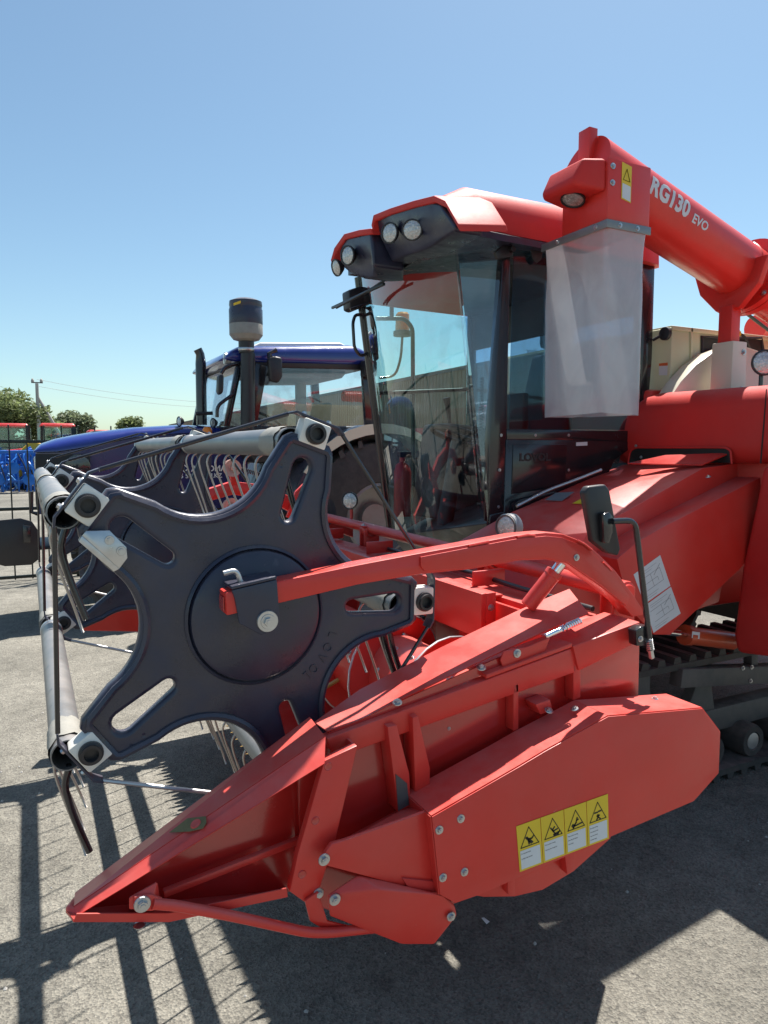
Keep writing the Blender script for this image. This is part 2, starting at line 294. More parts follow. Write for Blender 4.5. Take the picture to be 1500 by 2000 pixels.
def bolt_mesh():
    bm = bmesh.new()
    def disc(r, h0, h1, k, ph=0):
        a = [bm.verts.new((r * cos(2 * pi * i / k + ph), r * sin(2 * pi * i / k + ph), h0)) for i in range(k)]
        b = [bm.verts.new((r * 0.93 * cos(2 * pi * i / k + ph), r * 0.93 * sin(2 * pi * i / k + ph), h1)) for i in range(k)]
        for i in range(k): bm.faces.new((a[i], a[(i + 1) % k], b[(i + 1) % k], b[i]))
        bm.faces.new(b)
    disc(1, 0, 0.16, 18); disc(0.62, 0.16, 0.62, 6); disc(0.34, 0.60, 0.72, 10)
    me = bpy.data.meshes.new('bolt'); bm.to_mesh(me); bm.free(); me.materials.append(MATS['zinc']); return me
BOLT = bolt_mesh()
def bolt(p, d, r, parent, name='bolt'):
    x, y, z = frame(d); p = V(p); a = random.random() * 6
    x, y = x * cos(a) + y * sin(a), y * cos(a) - x * sin(a)
    M = Matrix(((x.x, y.x, z.x, p.x), (x.y, y.y, z.y, p.y), (x.z, y.z, z.z, p.z), (0, 0, 0, 1))) @ Matrix.Scale(r, 4)
    return link(name, BOLT, None, parent, M)
NEAR = V((0, -1, 0))
def boltsy(parent, px, y, r): 
    for u, v in px: bolt(Y(u, v, y - 0.0005), NEAR, r, parent)
def thing(name, loc, label, cat, group=None):
    o = bpy.data.objects.new(name, None); COL.objects.link(o); o.location = loc; o.empty_display_size = 0.2
    o['label'] = label; o['category'] = cat
    if group: o['group'] = group
    return o
def tag(o, label, cat, group=None):
    o['label'] = label; o['category'] = cat
    if group: o['group'] = group
    return o
def worklight(name, c, d, r, parent, body='black_plastic'):
    c = V(c); d = V(d).normalized()
    b = lathe(name, c, d, [(0, -r * 0.9), (r * 0.55, -r * 0.85), (r * 0.92, -r * 0.35), (r * 1.05, -r * 0.1), (r * 1.05, r * 0.1), (r * 0.93, r * 0.12), (r * 0.9, 0.0), (0, 0)], body, parent, 24)
    lathe('lamp_lens', c + d * 0.001, d, [(r * 0.9, 0.0), (r * 0.6, r * 0.1), (0, r * 0.14)], 'lens', b, 20)
    return b

# ------------------------------------------------------------------ ground
bm = bmesh.new(); bmesh.ops.create_grid(bm, x_segments=2, y_segments=2, size=900)
g = done('ground', bm, 'asphalt', smooth=False); g['kind'] = 'structure'

# ================================================================== COMBINE HARVESTER
H = thing('combine_harvester', (1.6, 2.9, 0), 'red crawler combine harvester with dark five-armed reel, black glazed cab and clear grain chute', 'harvester')

# ---- reel
HX, HZ, RR = 0.465, 1.29, 0.45; YS = (1.602, 2.860, 4.118); ANG = [radians(a - 2.3) for a in (1, 73, 145, 217, 289)]
def spider_outline():
    hw = 0.077; val = 0.250; s36 = sin(radians(36)); D = (val - hw) / (1 - s36); rho = D - val; L = []
    for k in range(5):
        a = ANG[k]; e = V((cos(a), sin(a))); n = V((-sin(a), cos(a)))
        L += [e * 0.428 - n * 0.046, e * 0.428 + n * 0.046, e * 0.418 + n * 0.056]
        b = a + radians(36); c = V((cos(b), sin(b))) * D
        a0 = b - pi / 2 - radians(36) + pi / 2  # start direction from arc centre back to this arm
        p0 = e * (D * cos(radians(36))) + n * hw - c; t0 = atan2(p0.y, p0.x)
        a2 = a + radians(72); e2 = V((cos(a2), sin(a2))); n2 = V((-sin(a2), cos(a2)))
        p1 = e2 * (D * cos(radians(36))) - n2 * hw - c; t1 = atan2(p1.y, p1.x)
        while t1 < t0: t1 += 2 * pi
        if t1 - t0 > pi: t0 += 2 * pi
        for i in range(17):
            t = t0 + (t1 - t0) * i / 16; L.append(c + V((cos(t), sin(t))) * rho)
        L.append(e2 * 0.418 - n2 * 0.056)
    return L
def slot(a, r0, r1, w0, w1, n=8):
    e = V((cos(a), sin(a))); q = V((-sin(a), cos(a))); L = []
    for i in range(n + 1): t = a + pi / 2 - pi * i / n + 0; L.append(e * r1 + V((cos(t), sin(t))) * w1)
    for i in range(n + 1): t = a - pi / 2 - pi * i / n; L.append(e * r0 + V((cos(t), sin(t))) * w0)
    return L
OUTL = spider_outline()
def MY(x, y, z): return Matrix(((1, 0, 0, x), (0, 0, -1, y), (0, 1, 0, z), (0, 0, 0, 1)))   # drawing plane -> x-z plane, facing the near side
LOOPS = [OUTL]
for a in ANG:
    LOOPS.append(slot(a, 0.248, 0.366, 0.026, 0.034))
    e = V((cos(a), sin(a))); q = V((-sin(a), cos(a)))
    for r in (0.352, 0.385): c = e * r + q * 0.053; LOOPS.append([c + V((cos(t), sin(t))) * 0.006 for t in [2 * pi * i / 8 for i in range(8)]])
sp_mesh = None
for si, ys in enumerate(YS):
    if sp_mesh is None:
        sp = curve2d('reel_spider', LOOPS, 0.016, 'navy_plastic', H, MY(HX, ys, HZ), 0.010, 2); sp_mesh = sp.data
    else: sp = link('reel_spider', sp_mesh, None, H, MY(HX, ys, HZ))
    # rolled lip round the edge
    bm = bmesh.new(); sweep_bm(bm, [V((HX + p.x * 0.982, ys - 0.020, HZ + p.y * 0.982)) for p in OUTL], 0.0085, 6, True); done('rim', bm, 'navy_plastic', sp)
    c = V((HX, ys, HZ))
    lathe('hub_cover', c + V((0, -0.016, 0)), NEAR, [(0.166, -0.002), (0.166, 0.006), (0.160, 0.012), (0.156, 0.004), (0.153, 0.016), (0.146, 0.021), (0.0, 0.027)], 'navy_plastic', sp, 56)
    for k, a in enumerate(ANG):
        e = V((cos(a), 0, sin(a))); q = V((-sin(a), 0, cos(a))); p = c + e * RR
        blk = prism('bearing_block', [p + e * x + q * z + V((0, -0.030, 0)) for x, z in ((-0.030, -0.036), (0.030, -0.036), (0.030, 0.036), (-0.030, 0.036))], (0, 0.05, 0), 'nylon', sp, 0.005)
        lathe('bush', p + V((0, -0.030, 0)), NEAR, [(0, 0.0015), (0.0145, 0.0015), (0.015, 0.017), (0.021, 0.017), (0.021, 0.010), (0.0255, 0.008), (0.0255, -0.001)], 'black_plastic', sp, 24)
        pr = [p + e * x + q * z + V((0, -0.022, 0)) for x, z in ((0.022, -0.075), (0.033, -0.055), (0.033, 0.055), (0.022, 0.075), (0.026, 0.077), (0.038, 0.058), (0.038, -0.058), (0.026, -0.077))]
        prism('crank_plate', pr, (0, 0.036, 0), 'navy_plastic', sp, 0.001)
        for s in (-1, 1): bolt(p + e * 0.038 + q * s * 0.033 + V((0, -0.004, 0)), e, 0.011, sp)
        a2 = a + radians(72); e2 = V((cos(a2), 0, sin(a2))); q2 = V((-sin(a2), 0, cos(a2)))
        tube('link_bar', [p + e * 0.024 + q * 0.074 + V((0, -0.012, 0)), c + e2 * (RR + 0.024) - q2 * 0.074 + V((0, -0.012, 0))], 0.0052, 'black_paint' if k != 3 else 'steel', sp, seg=8)
    if si == 0:
        # zinc stop clip on one arm
        clip = py('stop_clip', [(160, 1046), (168, 1037), (214, 1036), (247, 1069), (249, 1090), (233, 1111)], ys - 0.046, 0.004, 'zinc', sp, 0.001)
        prism('clip_flange', [Y(160, 1046, ys - 0.046), Y(233, 1111, ys - 0.046), Y(226, 1111, ys - 0.046) + V((-.004, 0, -.006)), Y(158, 1052, ys - 0.046) + V((-.004, 0, -.006))], (0, 0.03, 0), 'zinc', sp, 0.0008)
        boltsy(clip, [(214, 1055), (237, 1076)], ys - 0.046, 0.010)
        # raised maker's letters round the lower right of the plate
        for ch, deg in zip('LOVOL', (-21, -29, -37.5, -46, -53.5)):
            t = radians(deg); rr = 0.196; o = c + V((cos(t), 0, sin(t))) * rr + V((0, -0.0185, 0)); tg = V((sin(t), 0, -cos(t))); up = V((cos(t), 0, sin(t)))
            text('raised_letter', ch, 0.034, o - tg * 0.010, tg, up, 'navy_plastic', sp, 0.0025, stretch=0.8)
# tine tubes, a pair of lengths for each of the five arms
def tine_mesh(r=0.0036):
    bm = bmesh.new(); P = [(0.0, 0, -0.030), (-0.018, 0, -0.040), (-0.026, 0, -0.062), (-0.020, 0, -0.092), (-0.002, 0, -0.150), (0.024, 0, -0.225), (0.042, 0, -0.285)]
    sweep_bm(bm, fillet(P, 0.02, 2), r, 6)
    me = bpy.data.meshes.new('tine'); [setattr(f, 'smooth', True) for f in bm.faces]; bm.to_mesh(me); bm.free(); return me
TINE = tine_mesh(); TINE.materials.append(MATS['tine_wire'])
for k, a in enumerate(ANG):
    bx, bz = HX + RR * cos(a) - 0.043, HZ + RR * sin(a) - 0.018
    for si in (0, 1):
        y0 = YS[si] + (0.021 if si == 0 else 0.03); y1 = YS[si + 1] - 0.03 if si == 0 else YS[2] + 0.04
        tb = pipe('tine_tube', (bx, y0, bz), (bx, y1, bz), 0.035, 0.003, 'alu_paint', H, 24)
        # packing film left at the tube ends
        bm = bmesh.new(); seg = 22; rings = []
        ya = y0 + 0.025 if si == 0 else y0 + 0.02; yb = ya + 0.12
        for j in range(6):
            t = j / 5; rings.append([bm.verts.new((bx + cos(2 * pi * i / seg) * (0.0372 + random.random() * 0.003), ya + (yb - ya) * t + random.uniform(-.012, .012), bz + sin(2 * pi * i / seg) * (0.0372 + random.random() * 0.003))) for i in range(seg)])
        for A, B in zip(rings, rings[1:]):
            for i in range(seg): bm.faces.new((A[i], B[i], B[(i + 1) % seg], A[(i + 1) % seg]))
        done('packing_film', bm, 'wrap', tb, ang=70)
        lathe('clamp_band', (bx, y1 - 0.04, bz), (0, 1, 0), [(0.0352, 0), (0.0375, 0.002), (0.0375, 0.022), (0.0352, 0.024)], 'zinc', tb, 24)
        n = 10
        for i in range(n):
            yy = y0 + 0.10 + (y1 - y0 - 0.16) * i / (n - 1)
            link('tine', TINE, None, tb, Matrix.Translation((bx, yy, bz)) @ Matrix.Rotation(random.uniform(-.03, .03), 4, 'X') @ Matrix.Rotation(random.uniform(-.04, .04), 4, 'Y'))
        if si == 0:
            for dy in ((0.0,) if k != 0 else (0.03, 0.075)):
                tube('end_tine', [(bx + 0.004, y0 + 0.02 + dy, bz - 0.030), (bx - 0.010, y0 + 0.02 + dy, bz - 0.075), (bx + 0.006, y0 + 0.015 + dy, bz - 0.145), (bx + 0.036, y0 + 0.01 + dy, bz - 0.235)], 0.0078, 'black_paint', tb, 0.04)

# ---- near reel arm: box beam with a swan neck, hub bracket, pin, lift cylinder
YA = 1.475
top = [(440, 1158), (545, 1135), (700, 1103), (821, 1080), (920, 1062), (1012, 1045), (1067, 1040), (1100, 1043), (1142, 1059), (1172, 1084), (1202, 1114), (1238, 1162), (1262, 1200)]
bot = [(1236, 1206), (1213, 1178), (1177, 1149), (1135, 1120), (1107, 1101), (1067, 1093), (1015, 1095), (920, 1112), (821, 1122), (700, 1142), (548, 1178), (443, 1203)]
arm = py('reel_arm', top + bot, YA, 0.055, 'red', H, 0.004)
cheek = py('cheek_plate', [(822, 1088), (920, 1069), (1012, 1052), (1067, 1047), (1098, 1050), (1138, 1066), (1166, 1090), (1196, 1119), (1230, 1165), (1224, 1184), (1177, 1145), (1135, 1116), (1107, 1097), (1067, 1089), (1015, 1091), (920, 1108), (830, 1116), (822, 1105)], YA - 0.0055, 0.005, 'red', arm, 0.001)
for seg_ in ([(1010, 1049), (1030, 1045), (1045, 1046)], [(1128, 1055), (1142, 1063), (1156, 1074)], [(1178, 1098), (1188, 1108), (1194, 1115)], [(915, 1066), (935, 1062), (955, 1058)]):
    tube('weld_bead', [Y(u, v, YA - 0.003) for u, v in seg_], 0.0035, 'red', arm, seg=6)
# hollow end of the beam
e0 = [Y(444, 1159, YA - 0.001), Y(447, 1202, YA - 0.001)]
bx0 = Y(440, 1158, YA).x
prism('tube_bore', [V((bx0 - 0.0025, YA + 0.010, e0[1].z + 0.008)), V((bx0 - 0.0025, YA + 0.045, e0[1].z + 0.008)), V((bx0 - 0.0025, YA + 0.045, e0[0].z - 0.010)), V((bx0 - 0.0025, YA + 0.010, e0[0].z - 0.010))], (0.002, 0, 0), 'red_gloss', arm, 0)
br = py('hub_bracket', [(453, 1153), (541, 1132), (548, 1230), (512, 1241), (468, 1218), (459, 1170)], YA - 0.009, 0.008, 'navy_plastic', H, 0.002)
prism('bracket_top', [Y(452, 1152, YA - 0.009), Y(541, 1131, YA - 0.009), Y(541, 1131, YA - 0.009) + V((0, .07, 0)), Y(452, 1152, YA - 0.009) + V((0, .07, 0))], (0, 0, 0.007), 'navy_plastic', br, 0.002)
pb = Y(522, 1213, YA - 0.009)
lathe('axle_washer', pb, NEAR, [(0, 0), (0.024, 0), (0.0245, 0.002), (0.023, 0.005), (0, 0.005)], 'zinc', br, 30); bolt(pb + NEAR * 0.004, NEAR, 0.017, br, 'axle_bolt')
cyl('axle', pb, pb + V((0, 0.16, 0)), 0.016, 'steel', br)
tube('lock_pin', [Y(436, 1120, YA + .02), Y(462, 1113, YA + .02), Y(472, 1142, YA + .02)], 0.0062, 'zinc', br, 0.018)
boltsy(arm, [(1126, 1089)], YA - 0.006, 0.010)
# lift cylinder
ca, cb = Y(1097, 1100, 1.515), Y(1030, 1185, 1.56)
cdv = (cb - ca).normalized(); lc = cyl('lift_cylinder', ca + cdv * 0.03, cb, 0.023, 'red', H, 24, bev=0.004); cyl('rod', ca - cdv * 0.02, ca + cdv * 0.04, 0.015, 'chrome', lc)
lathe('gland', ca + cdv * 0.028, cdv, [(0.0165, 0), (0.025, 0.002), (0.025, 0.016), (0.023, 0.018)], 'red', lc, 24)
# cross tube linking both reel arms, its bearing brackets and a lamp
XT, ZT = 1.605, 1.245
ct = cyl('cross_tube', (XT, 1.53, ZT), (XT, 4.15, ZT + 0.02), 0.026, 'red', H, 24)
for yy in (1.58, 2.25, 3.35, 4.05):
    b = box('tube_bracket', (XT - 0.04, yy - 0.03, ZT - 0.11), (XT + 0.05, yy - 0.022, ZT + 0.012), 'red', ct); box('tube_bracket', (XT - 0.04, yy + 0.022, ZT - 0.11), (XT + 0.05, yy + 0.03, ZT + 0.012), 'red', ct)
    lathe('collar', (XT, yy - 0.045, ZT), (0, 1, 0), [(0.0265, 0), (0.034, 0.002), (0.034, 0.088), (0.0265, 0.09)], 'red', ct, 24)
    bolt((XT - 0.03, yy, ZT + 0.03), (0, 0, 1), 0.013, ct); box('clamp_cap', (XT - 0.045, yy - 0.03, ZT + 0.022), (XT + 0.03, yy + 0.03, ZT + 0.03), 'red', ct, 0.002)
pl = X(683, 978, 1.60); 
wl = worklight('header_lamp', pl, (-0.75, -0.62, 0.05), 0.048, H); tube('lamp_stalk', [pl + V((0.02, 0.02, -0.04)), pl + V((0.02, 0.02, -0.10)), V((XT, pl.y + 0.02, ZT + 0.03))], 0.009, 'red', wl)
# ---- far reel arm with belt drive
YF = 4.26
far = py('reel_arm', [(248, 1015), (380, 985), (392, 960), (455, 940), (520, 948), (600, 985), (690, 1030), (690, 1050), (590, 1012), (520, 975), (455, 966), (405, 980), (390, 1003), (250, 1032)], YF, 0.06, 'red', H, 0.004)
py('pivot_plate', [(578, 960), (594, 944), (600, 985), (590, 1020), (560, 1010)], YF - 0.03, 0.025, 'red', far)
py('tensioner_post', [(449, 905), (462, 905), (468, 945), (452, 945)], YF - 0.05, 0.04, 'red', far)
for u, v, r in ((452, 914, 0.052), (451, 990, 0.055)):
    p = Y(u, v, YF - 0.05); lathe('drive_pulley', p, NEAR, [(0, 0), (r, 0), (r, 0.008), (r * 0.8, 0.014), (r * 0.8, 0.022), (r, 0.028), (r, 0.036), (r * 0.55, 0.030), (r * 0.5, 0.018), (r * 0.25, 0.018), (r * 0.22, 0.05), (0, 0.05)], 'pulley', far, 30)
# tension spring
pa, pbs = Y(470, 916, YF - 0.07), Y(512, 928, YF - 0.07); dv = pbs - pa; x_, y_, z_ = frame(dv)
tube('tension_spring', [pa + dv * (i / 96) + (x_ * cos(i * pi / 4) + y_ * sin(i * pi / 4)) * 0.011 for i in range(97)], 0.0036, 'spring', far, seg=5)
tube('spring_hook', [pbs, Y(540, 932, YF - 0.07)], 0.004, 'zinc', far)
lathe('chain_sprocket', Y(625, 1000, YF - 0.03), NEAR, [(0, 0), (0.11, 0), (0.11, 0.008), (0.05, 0.008), (0.05, 0.02), (0, 0.02)], 'grey_dark', far, 18)

# ---- header trough: floor, rear wall, rails, screw auger, cutter bar
fl = prism('header_floor', [(0.815, 1.47, 0.500), (0.93, 1.47, 0.490), (1.08, 1.47, 0.495), (1.30, 1.47, 0.58), (1.405, 1.47, 0.80), (1.397, 1.47, 0.803), (1.295, 1.47, 0.59), (1.08, 1.47, 0.505), (0.93, 1.47, 0.50), (0.82, 1.47, 0.508)], (0, 2.71, 0), 'red_gloss', H, 0)
rw = box('rear_wall', (1.40, 1.47, 0.80), (1.415, 2.15, 1.16), 'red', H); box('wall_sheet', (1.40, 3.05, 0.80), (1.415, 4.18, 1.16), 'red', rw)
box('neck_throat', (1.57, 1.70, 0.66), (1.80, 2.60, 1.02), 'red', rw, 0.01)
rp = box('rear_plate', (1.325, 1.90, 1.045), (1.345, 3.30, 1.20), 'red', H, 0.003); box('end_flange', (1.345, 1.90, 1.045), (1.385, 1.908, 1.20), 'red', rp, 0.002)
for z in (1.08, 1.15): bolt((1.365, 1.90, z), NEAR, 0.012, rp)
bb = box('rear_beam', (1.44, 1.47, 1.06), (1.56, 4.18, 1.17), 'red', H, 0.006)
box('beam_flange', (1.395, 1.95, 1.17), (1.45, 4.18, 1.178), 'red', bb, 0.002)
for yy in (2.1, 2.55, 3.0, 3.6):
    box('gusset', (1.43, yy, 1.178), (1.57, yy + 0.012, 1.235), 'red', bb, 0.002); bolt((1.47, yy + 0.06, 1.172), (0, 0, 1), 0.014, bb)
tube('hydraulic_hose', [(1.53, 1.60, 1.19), (1.50, 1.9, 1.20), (1.54, 2.3, 1.195), (1.52, 2.7, 1.205), (1.56, 3.2, 1.19)], 0.009, 'black_plastic', bb, 0.12)
AX, AZ = 1.16, 0.86
au = lathe('screw_auger', (AX, 1.50, AZ), (0, 1, 0), [(0, 0), (0.15, 0), (0.15, 2.64), (0, 2.64)], 'red', H, 40)
def flight(y0, y1, turns, sgn):
    bm = bmesh.new(); n = int(28 * turns); a = []; b = []
    for i in range(n + 1):
        t = 2 * pi * turns * i / n * sgn + 0.7; y = y0 + (y1 - y0) * i / n
        for r, L in ((0.150, a), (0.225, b)): L.append([bm.verts.new((AX + cos(t) * r, y + dy, AZ + sin(t) * r)) for dy in (0, 0.005)])
    for i in range(n):
        bm.faces.new((a[i][0], a[i + 1][0], b[i + 1][0], b[i][0])); bm.faces.new((a[i][1], b[i][1], b[i + 1][1], a[i + 1][1])); bm.faces.new((b[i][0], b[i + 1][0], b[i + 1][1], b[i][1]))
    done('flight', bm, 'red', au)
    bm = bmesh.new(); sweep_bm(bm, [(AX + cos(2 * pi * turns * i / n * sgn + 0.7) * 0.226, y0 + (y1 - y0) * i / n + 0.0025, AZ + sin(2 * pi * turns * i / n * sgn + 0.7) * 0.226) for i in range(n + 1)], 0.004, 6); done('flight_edge', bm, 'steel', au)
flight(1.54, 2.45, 2.6, -1); flight(4.10, 3.15, 2.6, -1)
for i in range(9):
    for t in (0.5, 1.15, 1.8, 2.45):
        y = 1.62 + i * 0.115; bolt((AX - cos(t) * 0.15, y, AZ + sin(t) * 0.15), (-cos(t), 0, sin(t)), 0.011, au)
for i in range(6):
    t = 1.4 + i * 0.9; y = 1.75 + i * 0.13; d = V((-cos(t), 0, sin(t))); cyl('finger', V((AX, y, AZ)) + d * 0.13, V((AX, y, AZ)) + d * 0.24, 0.008, 'brass', au, 10)
# cutter bar with guard fingers
cbz = 0.505; cbx = 0.812
kb = box('cutter_bar', (cbx - 0.01, 1.47, cbz - 0.012), (cbx + 0.05, 4.18, cbz + 0.004), 'steel', H, 0.002)
gm = None
for i in range(35):
    y = 1.50 + i * 0.0762
    if gm is None:
        o = hull('guard', [(cbx, y - 0.016, cbz - 0.012), (cbx, y + 0.016, cbz - 0.012), (cbx, y - 0.016, cbz + 0.012), (cbx, y + 0.016, cbz + 0.012), (cbx - 0.05, y - 0.012, cbz - 0.010), (cbx - 0.05, y + 0.012, cbz - 0.010), (cbx - 0.05, y, cbz + 0.012), (cbx - 0.115, y, cbz + 0.004)], 'brass', kb, 0.001, 1); gm = o.data
    else: link('guard', gm, None, kb, Matrix.Translation((0, i * 0.0762, 0)))
ktri = None
for i in range(34):
    y = 1.538 + i * 0.0762
    if ktri is None: ktri = prism('knife_section', [(cbx + 0.005, y - 0.036, cbz + 0.006), (cbx + 0.005, y + 0.036, cbz + 0.006), (cbx - 0.065, y + 0.006, cbz + 0.006), (cbx - 0.065, y - 0.006, cbz + 0.006)], (0, 0, 0.003), 'steel', kb, 0).data
    else: link('knife_section', ktri, None, kb, Matrix.Translation((0, i * 0.0762, 0)))

# ---- near side of the header: divider nose, side wall, deflector, guards
YW = 1.455
sw = py('side_wall', [(582, 1500), (640, 1452), (1120, 1270), (1250, 1222), (1247, 1366), (1090, 1460), (1000, 1700), (860, 1760), (700, 1800), (620, 1770), (590, 1745)], YW, 0.012, 'red_gloss', H, 0.002)
rail = prism('top_rail', [Y(638, 1443, YW - 0.035), Y(1118, 1266, YW - 0.035), Y(1128, 1312, YW - 0.035), Y(692, 1468, YW - 0.035), Y(648, 1470, YW - 0.035)], (0, 0.034, 0), 'red', H, 0.004)
rail2 = prism('top_rail', [Y(1119, 1262, YW - 0.042), Y(1251, 1214, YW - 0.042), Y(1252, 1252, YW - 0.042), Y(1131, 1311, YW - 0.042)], (0, 0.14, 0), 'red', H, 0.005)
prism('rail_lip', [Y(950, 1318, YW - 0.039), Y(1118, 1256, YW - 0.039), Y(1118, 1264, YW - 0.039), Y(950, 1326, YW - 0.039)], (0, 0.10, 0), 'red', rail, 0.002)
for q in ([(757, 1420), (775, 1416), (800, 1512), (802, 1575), (778, 1588)], [(806, 1402), (817, 1398), (840, 1500), (840, 1545), (812, 1560)]):
    py('stiffener', q, YW - 0.055, 0.052, 'red', sw, 0.002)
for q in ([(1003, 1338), (1013, 1335), (1013, 1424), (1003, 1428)], [(1120, 1300), (1134, 1296), (1134, 1362), (1120, 1368)]):
    py('stiffener', q, YW - 0.035, 0.034, 'red', sw, 0.002)
py('worn_patch', [(773, 1512), (795, 1530), (799, 1572), (778, 1584)], YW - 0.0575, 0.002, 'grey_dark', sw, 0)
boltsy(sw, [(877, 1423), (943, 1358)], YW, 0.005)
lugb = py('spring_lug', [(1046, 1376), (1075, 1366), (1080, 1388), (1056, 1396)], YW - 0.05, 0.048, 'red', sw, 0.003); bolt(Y(1072, 1388, YW - 0.06), (0, -0.3, 1), 0.012, lugb)
# deflector sheet along the top, leaning inwards
lo = [(640, 1428), (700, 1408), (830, 1343), (960, 1281), (1078, 1226), (1150, 1198)]; hi = [(1158, 1188), (1112, 1150), (1008, 1192), (862, 1262), (742, 1330), (700, 1348), (614, 1410)]
dpts = [Y(u, v, YW - 0.02) for u, v in lo] + [Y(1158, 1188, YW)] + [Y(u, v, YW + 0.14) for u, v in hi[1:-2]] + [Y(700, 1348, YW + 0.10), Y(614, 1410, YW + 0.03)]
bm = bmesh.new(); lov = [Y(u, v, YW - 0.02) for u, v in lo]; hiv = [Y(614, 1410, YW + 0.03), Y(702, 1347, YW + 0.10), Y(862, 1264, YW + 0.13), Y(1008, 1194, YW + 0.13), Y(1070, 1167, YW + 0.13), Y(1112, 1150, YW + 0.13)]
A = [bm.verts.new(p) for p in lov]; B = [bm.verts.new(p) for p in hiv]; A2 = [bm.verts.new(p + V((0.001, 0.003, -0.004))) for p in lov]; B2 = [bm.verts.new(p + V((0.001, 0.003, -0.004))) for p in hiv]
for i in range(5):
    bm.faces.new((A[i], A[i + 1], B[i + 1], B[i])); bm.faces.new((A2[i], B2[i], B2[i + 1], A2[i + 1])); bm.faces.new((A[i], A2[i], A2[i + 1], A[i + 1])); bm.faces.new((B[i], B[i + 1], B2[i + 1], B2[i]))
bm.faces.new((A[0], B[0], B2[0], A2[0])); bm.faces.new((A[5], A2[5], B2[5], B[5]))
df = done('deflector_sheet', bm, 'red', H, ang=25)
py('hinge_plate', [(978, 1290), (985, 1272), (1030, 1264), (1075, 1245), (1060, 1285), (985, 1310)], YW - 0.030, 0.006, 'red', df, 0.002); boltsy(df, [(1010, 1276)], YW - 0.0305, 0.012)
prism('under_web', [Y(640, 1432, YW - 0.018), Y(985, 1280, YW - 0.018), Y(985, 1300, YW - 0.018), Y(660, 1440, YW - 0.018)], (0, 0.004, 0), 'red_gloss', df, 0)
for u, v in ((776, 1372), (940, 1304)): bolt(Y(u, v, YW - 0.022), (-0.2, -0.35, 1), 0.012, df)
# spring-loaded wire tool clipped to the sheet
pa, pbs = Y(1065, 1243, YW - 0.05), Y(1134, 1212, YW - 0.05); dv = pbs - pa; x_, y_, z_ = frame(dv)
sp1 = cyl('spring_barrel', pa, pa + dv * 0.45, 0.0075, 'chrome', df, 14, bev=0.004)
tube('coil_spring', [pa + dv * (0.45 + 0.55 * i / 72) + (x_ * cos(i * pi / 4) + y_ * sin(i * pi / 4)) * 0.0075 for i in range(73)], 0.0025, 'chrome', df, seg=5)
# divider nose
YD = 1.43; YO = 1.36
ridge = [(132, 1768), (146, 1747), (606, 1403)]
n_tip = Y(130, 1776, YD + 0.03); 
r0, r1 = Y(148, 1746, YD + 0.045), Y(606, 1402, YD + 0.06)
m0, m1 = Y(146, 1772, YO + 0.035), Y(636, 1440, YO + 0.02)
b0, b1 = Y(236, 1738, YO), Y(634, 1492, YO - 0.004)
ns = sheet('nose_top', [r0, m0, m1, r1], 0.003, 'red', H); sheet('nose_fold', [m0, Y(150, 1790, YO + 0.02), b0, b1, m1], 0.003, 'red', ns)
sheet('nose_web', [r0 + V((0, .004, 0)), r1 + V((0, .004, 0)), Y(600, 1480, YD + 0.055), Y(575, 1740, YD + 0.04), Y(170, 1795, YD + 0.03)], 0.003, 'red_gloss', ns)
sheet('nose_floor', [Y(128, 1782, YO + 0.04), Y(143, 1800, YO), Y(330, 1801, YO), Y(560, 1752, YO), Y(562, 1742, YD + 0.04), Y(330, 1790, YD + 0.04), Y(150, 1785, YD + 0.04)], 0.004, 'red', ns)
sheet('nose_lip', [Y(143, 1801, YO), Y(150, 1785, YO - 0.001), Y(330, 1784, YO - 0.001), Y(560, 1735, YO - 0.001), Y(562, 1752, YO), Y(330, 1801, YO)], 0.003, 'red', ns)
hull('nose_tip', [Y(126, 1776, YO + 0.04), Y(133, 1766, YO + 0.045), Y(146, 1747, YD + 0.045), Y(148, 1772, YO + 0.03), Y(152, 1796, YO + 0.015), Y(140, 1800, YO + 0.02), Y(165, 1790, YD + 0.03), Y(160, 1746, YD + 0.04)], 'red', ns, 0.004, 2)
beam('nose_rib', Y(318, 1745, YD - 0.01), Y(584, 1640, YD + 0.02), 0.016, 0.016, 'red', ns)
post = prism('corner_post', [Y(u, v, YO - 0.004) for u, v in [(634, 1486), (698, 1456), (654, 1646), (622, 1744), (597, 1764), (566, 1742), (582, 1668)]], (0, 0.022, 0), 'red', H, 0.003)
prism('post_web', [Y(698, 1456, YO + 0.018), Y(654, 1646, YO + 0.018), Y(648, 1646, YO + 0.018), Y(692, 1456, YO + 0.018)], (0, YW - YO - 0.02, 0), 'red', post, 0)
for u, v in ((641, 1497), (616, 1603), (590, 1708)): lathe('punched_hole', Y(u, v, YO - 0.0045), NEAR, [(0.0095, 0), (0.0085, 0.001), (0.007, 0.0002), (0, 0.0001)], 'red_gloss', post, 16)
gus = hull('tip_gusset', [Y(252, 1776, YO - 0.004), Y(252, 1752, YO - 0.004), Y(308, 1720, YO + 0.01), Y(312, 1750, YO + 0.01), Y(300, 1752, YO - 0.008), Y(298, 1776, YO - 0.008), Y(300, 1772, YD), Y(255, 1772, YD)], 'red', ns, 0.002, 1)
bar = tube('skid_bar', [Y(298, 1765, YO - 0.012), Y(340, 1768, YO - 0.012), Y(440, 1786, YO - 0.012), Y(600, 1821, YO - 0.02), Y(640, 1822, YO - 0.02), Y(738, 1812, YO - 0.02)], 0.0105, 'red', H, 0.05, seg=12)
py('bar_eye', [(262, 1752), (296, 1748), (318, 1756), (318, 1774), (296, 1780), (262, 1780)], YO - 0.012, 0.008, 'red', bar, 0.002); bolt(Y(278, 1766, YO - 0.0125), NEAR, 0.0165, bar)
bolt(Y(272, 1806, YO), (0, 0, -1), 0.012, ns)
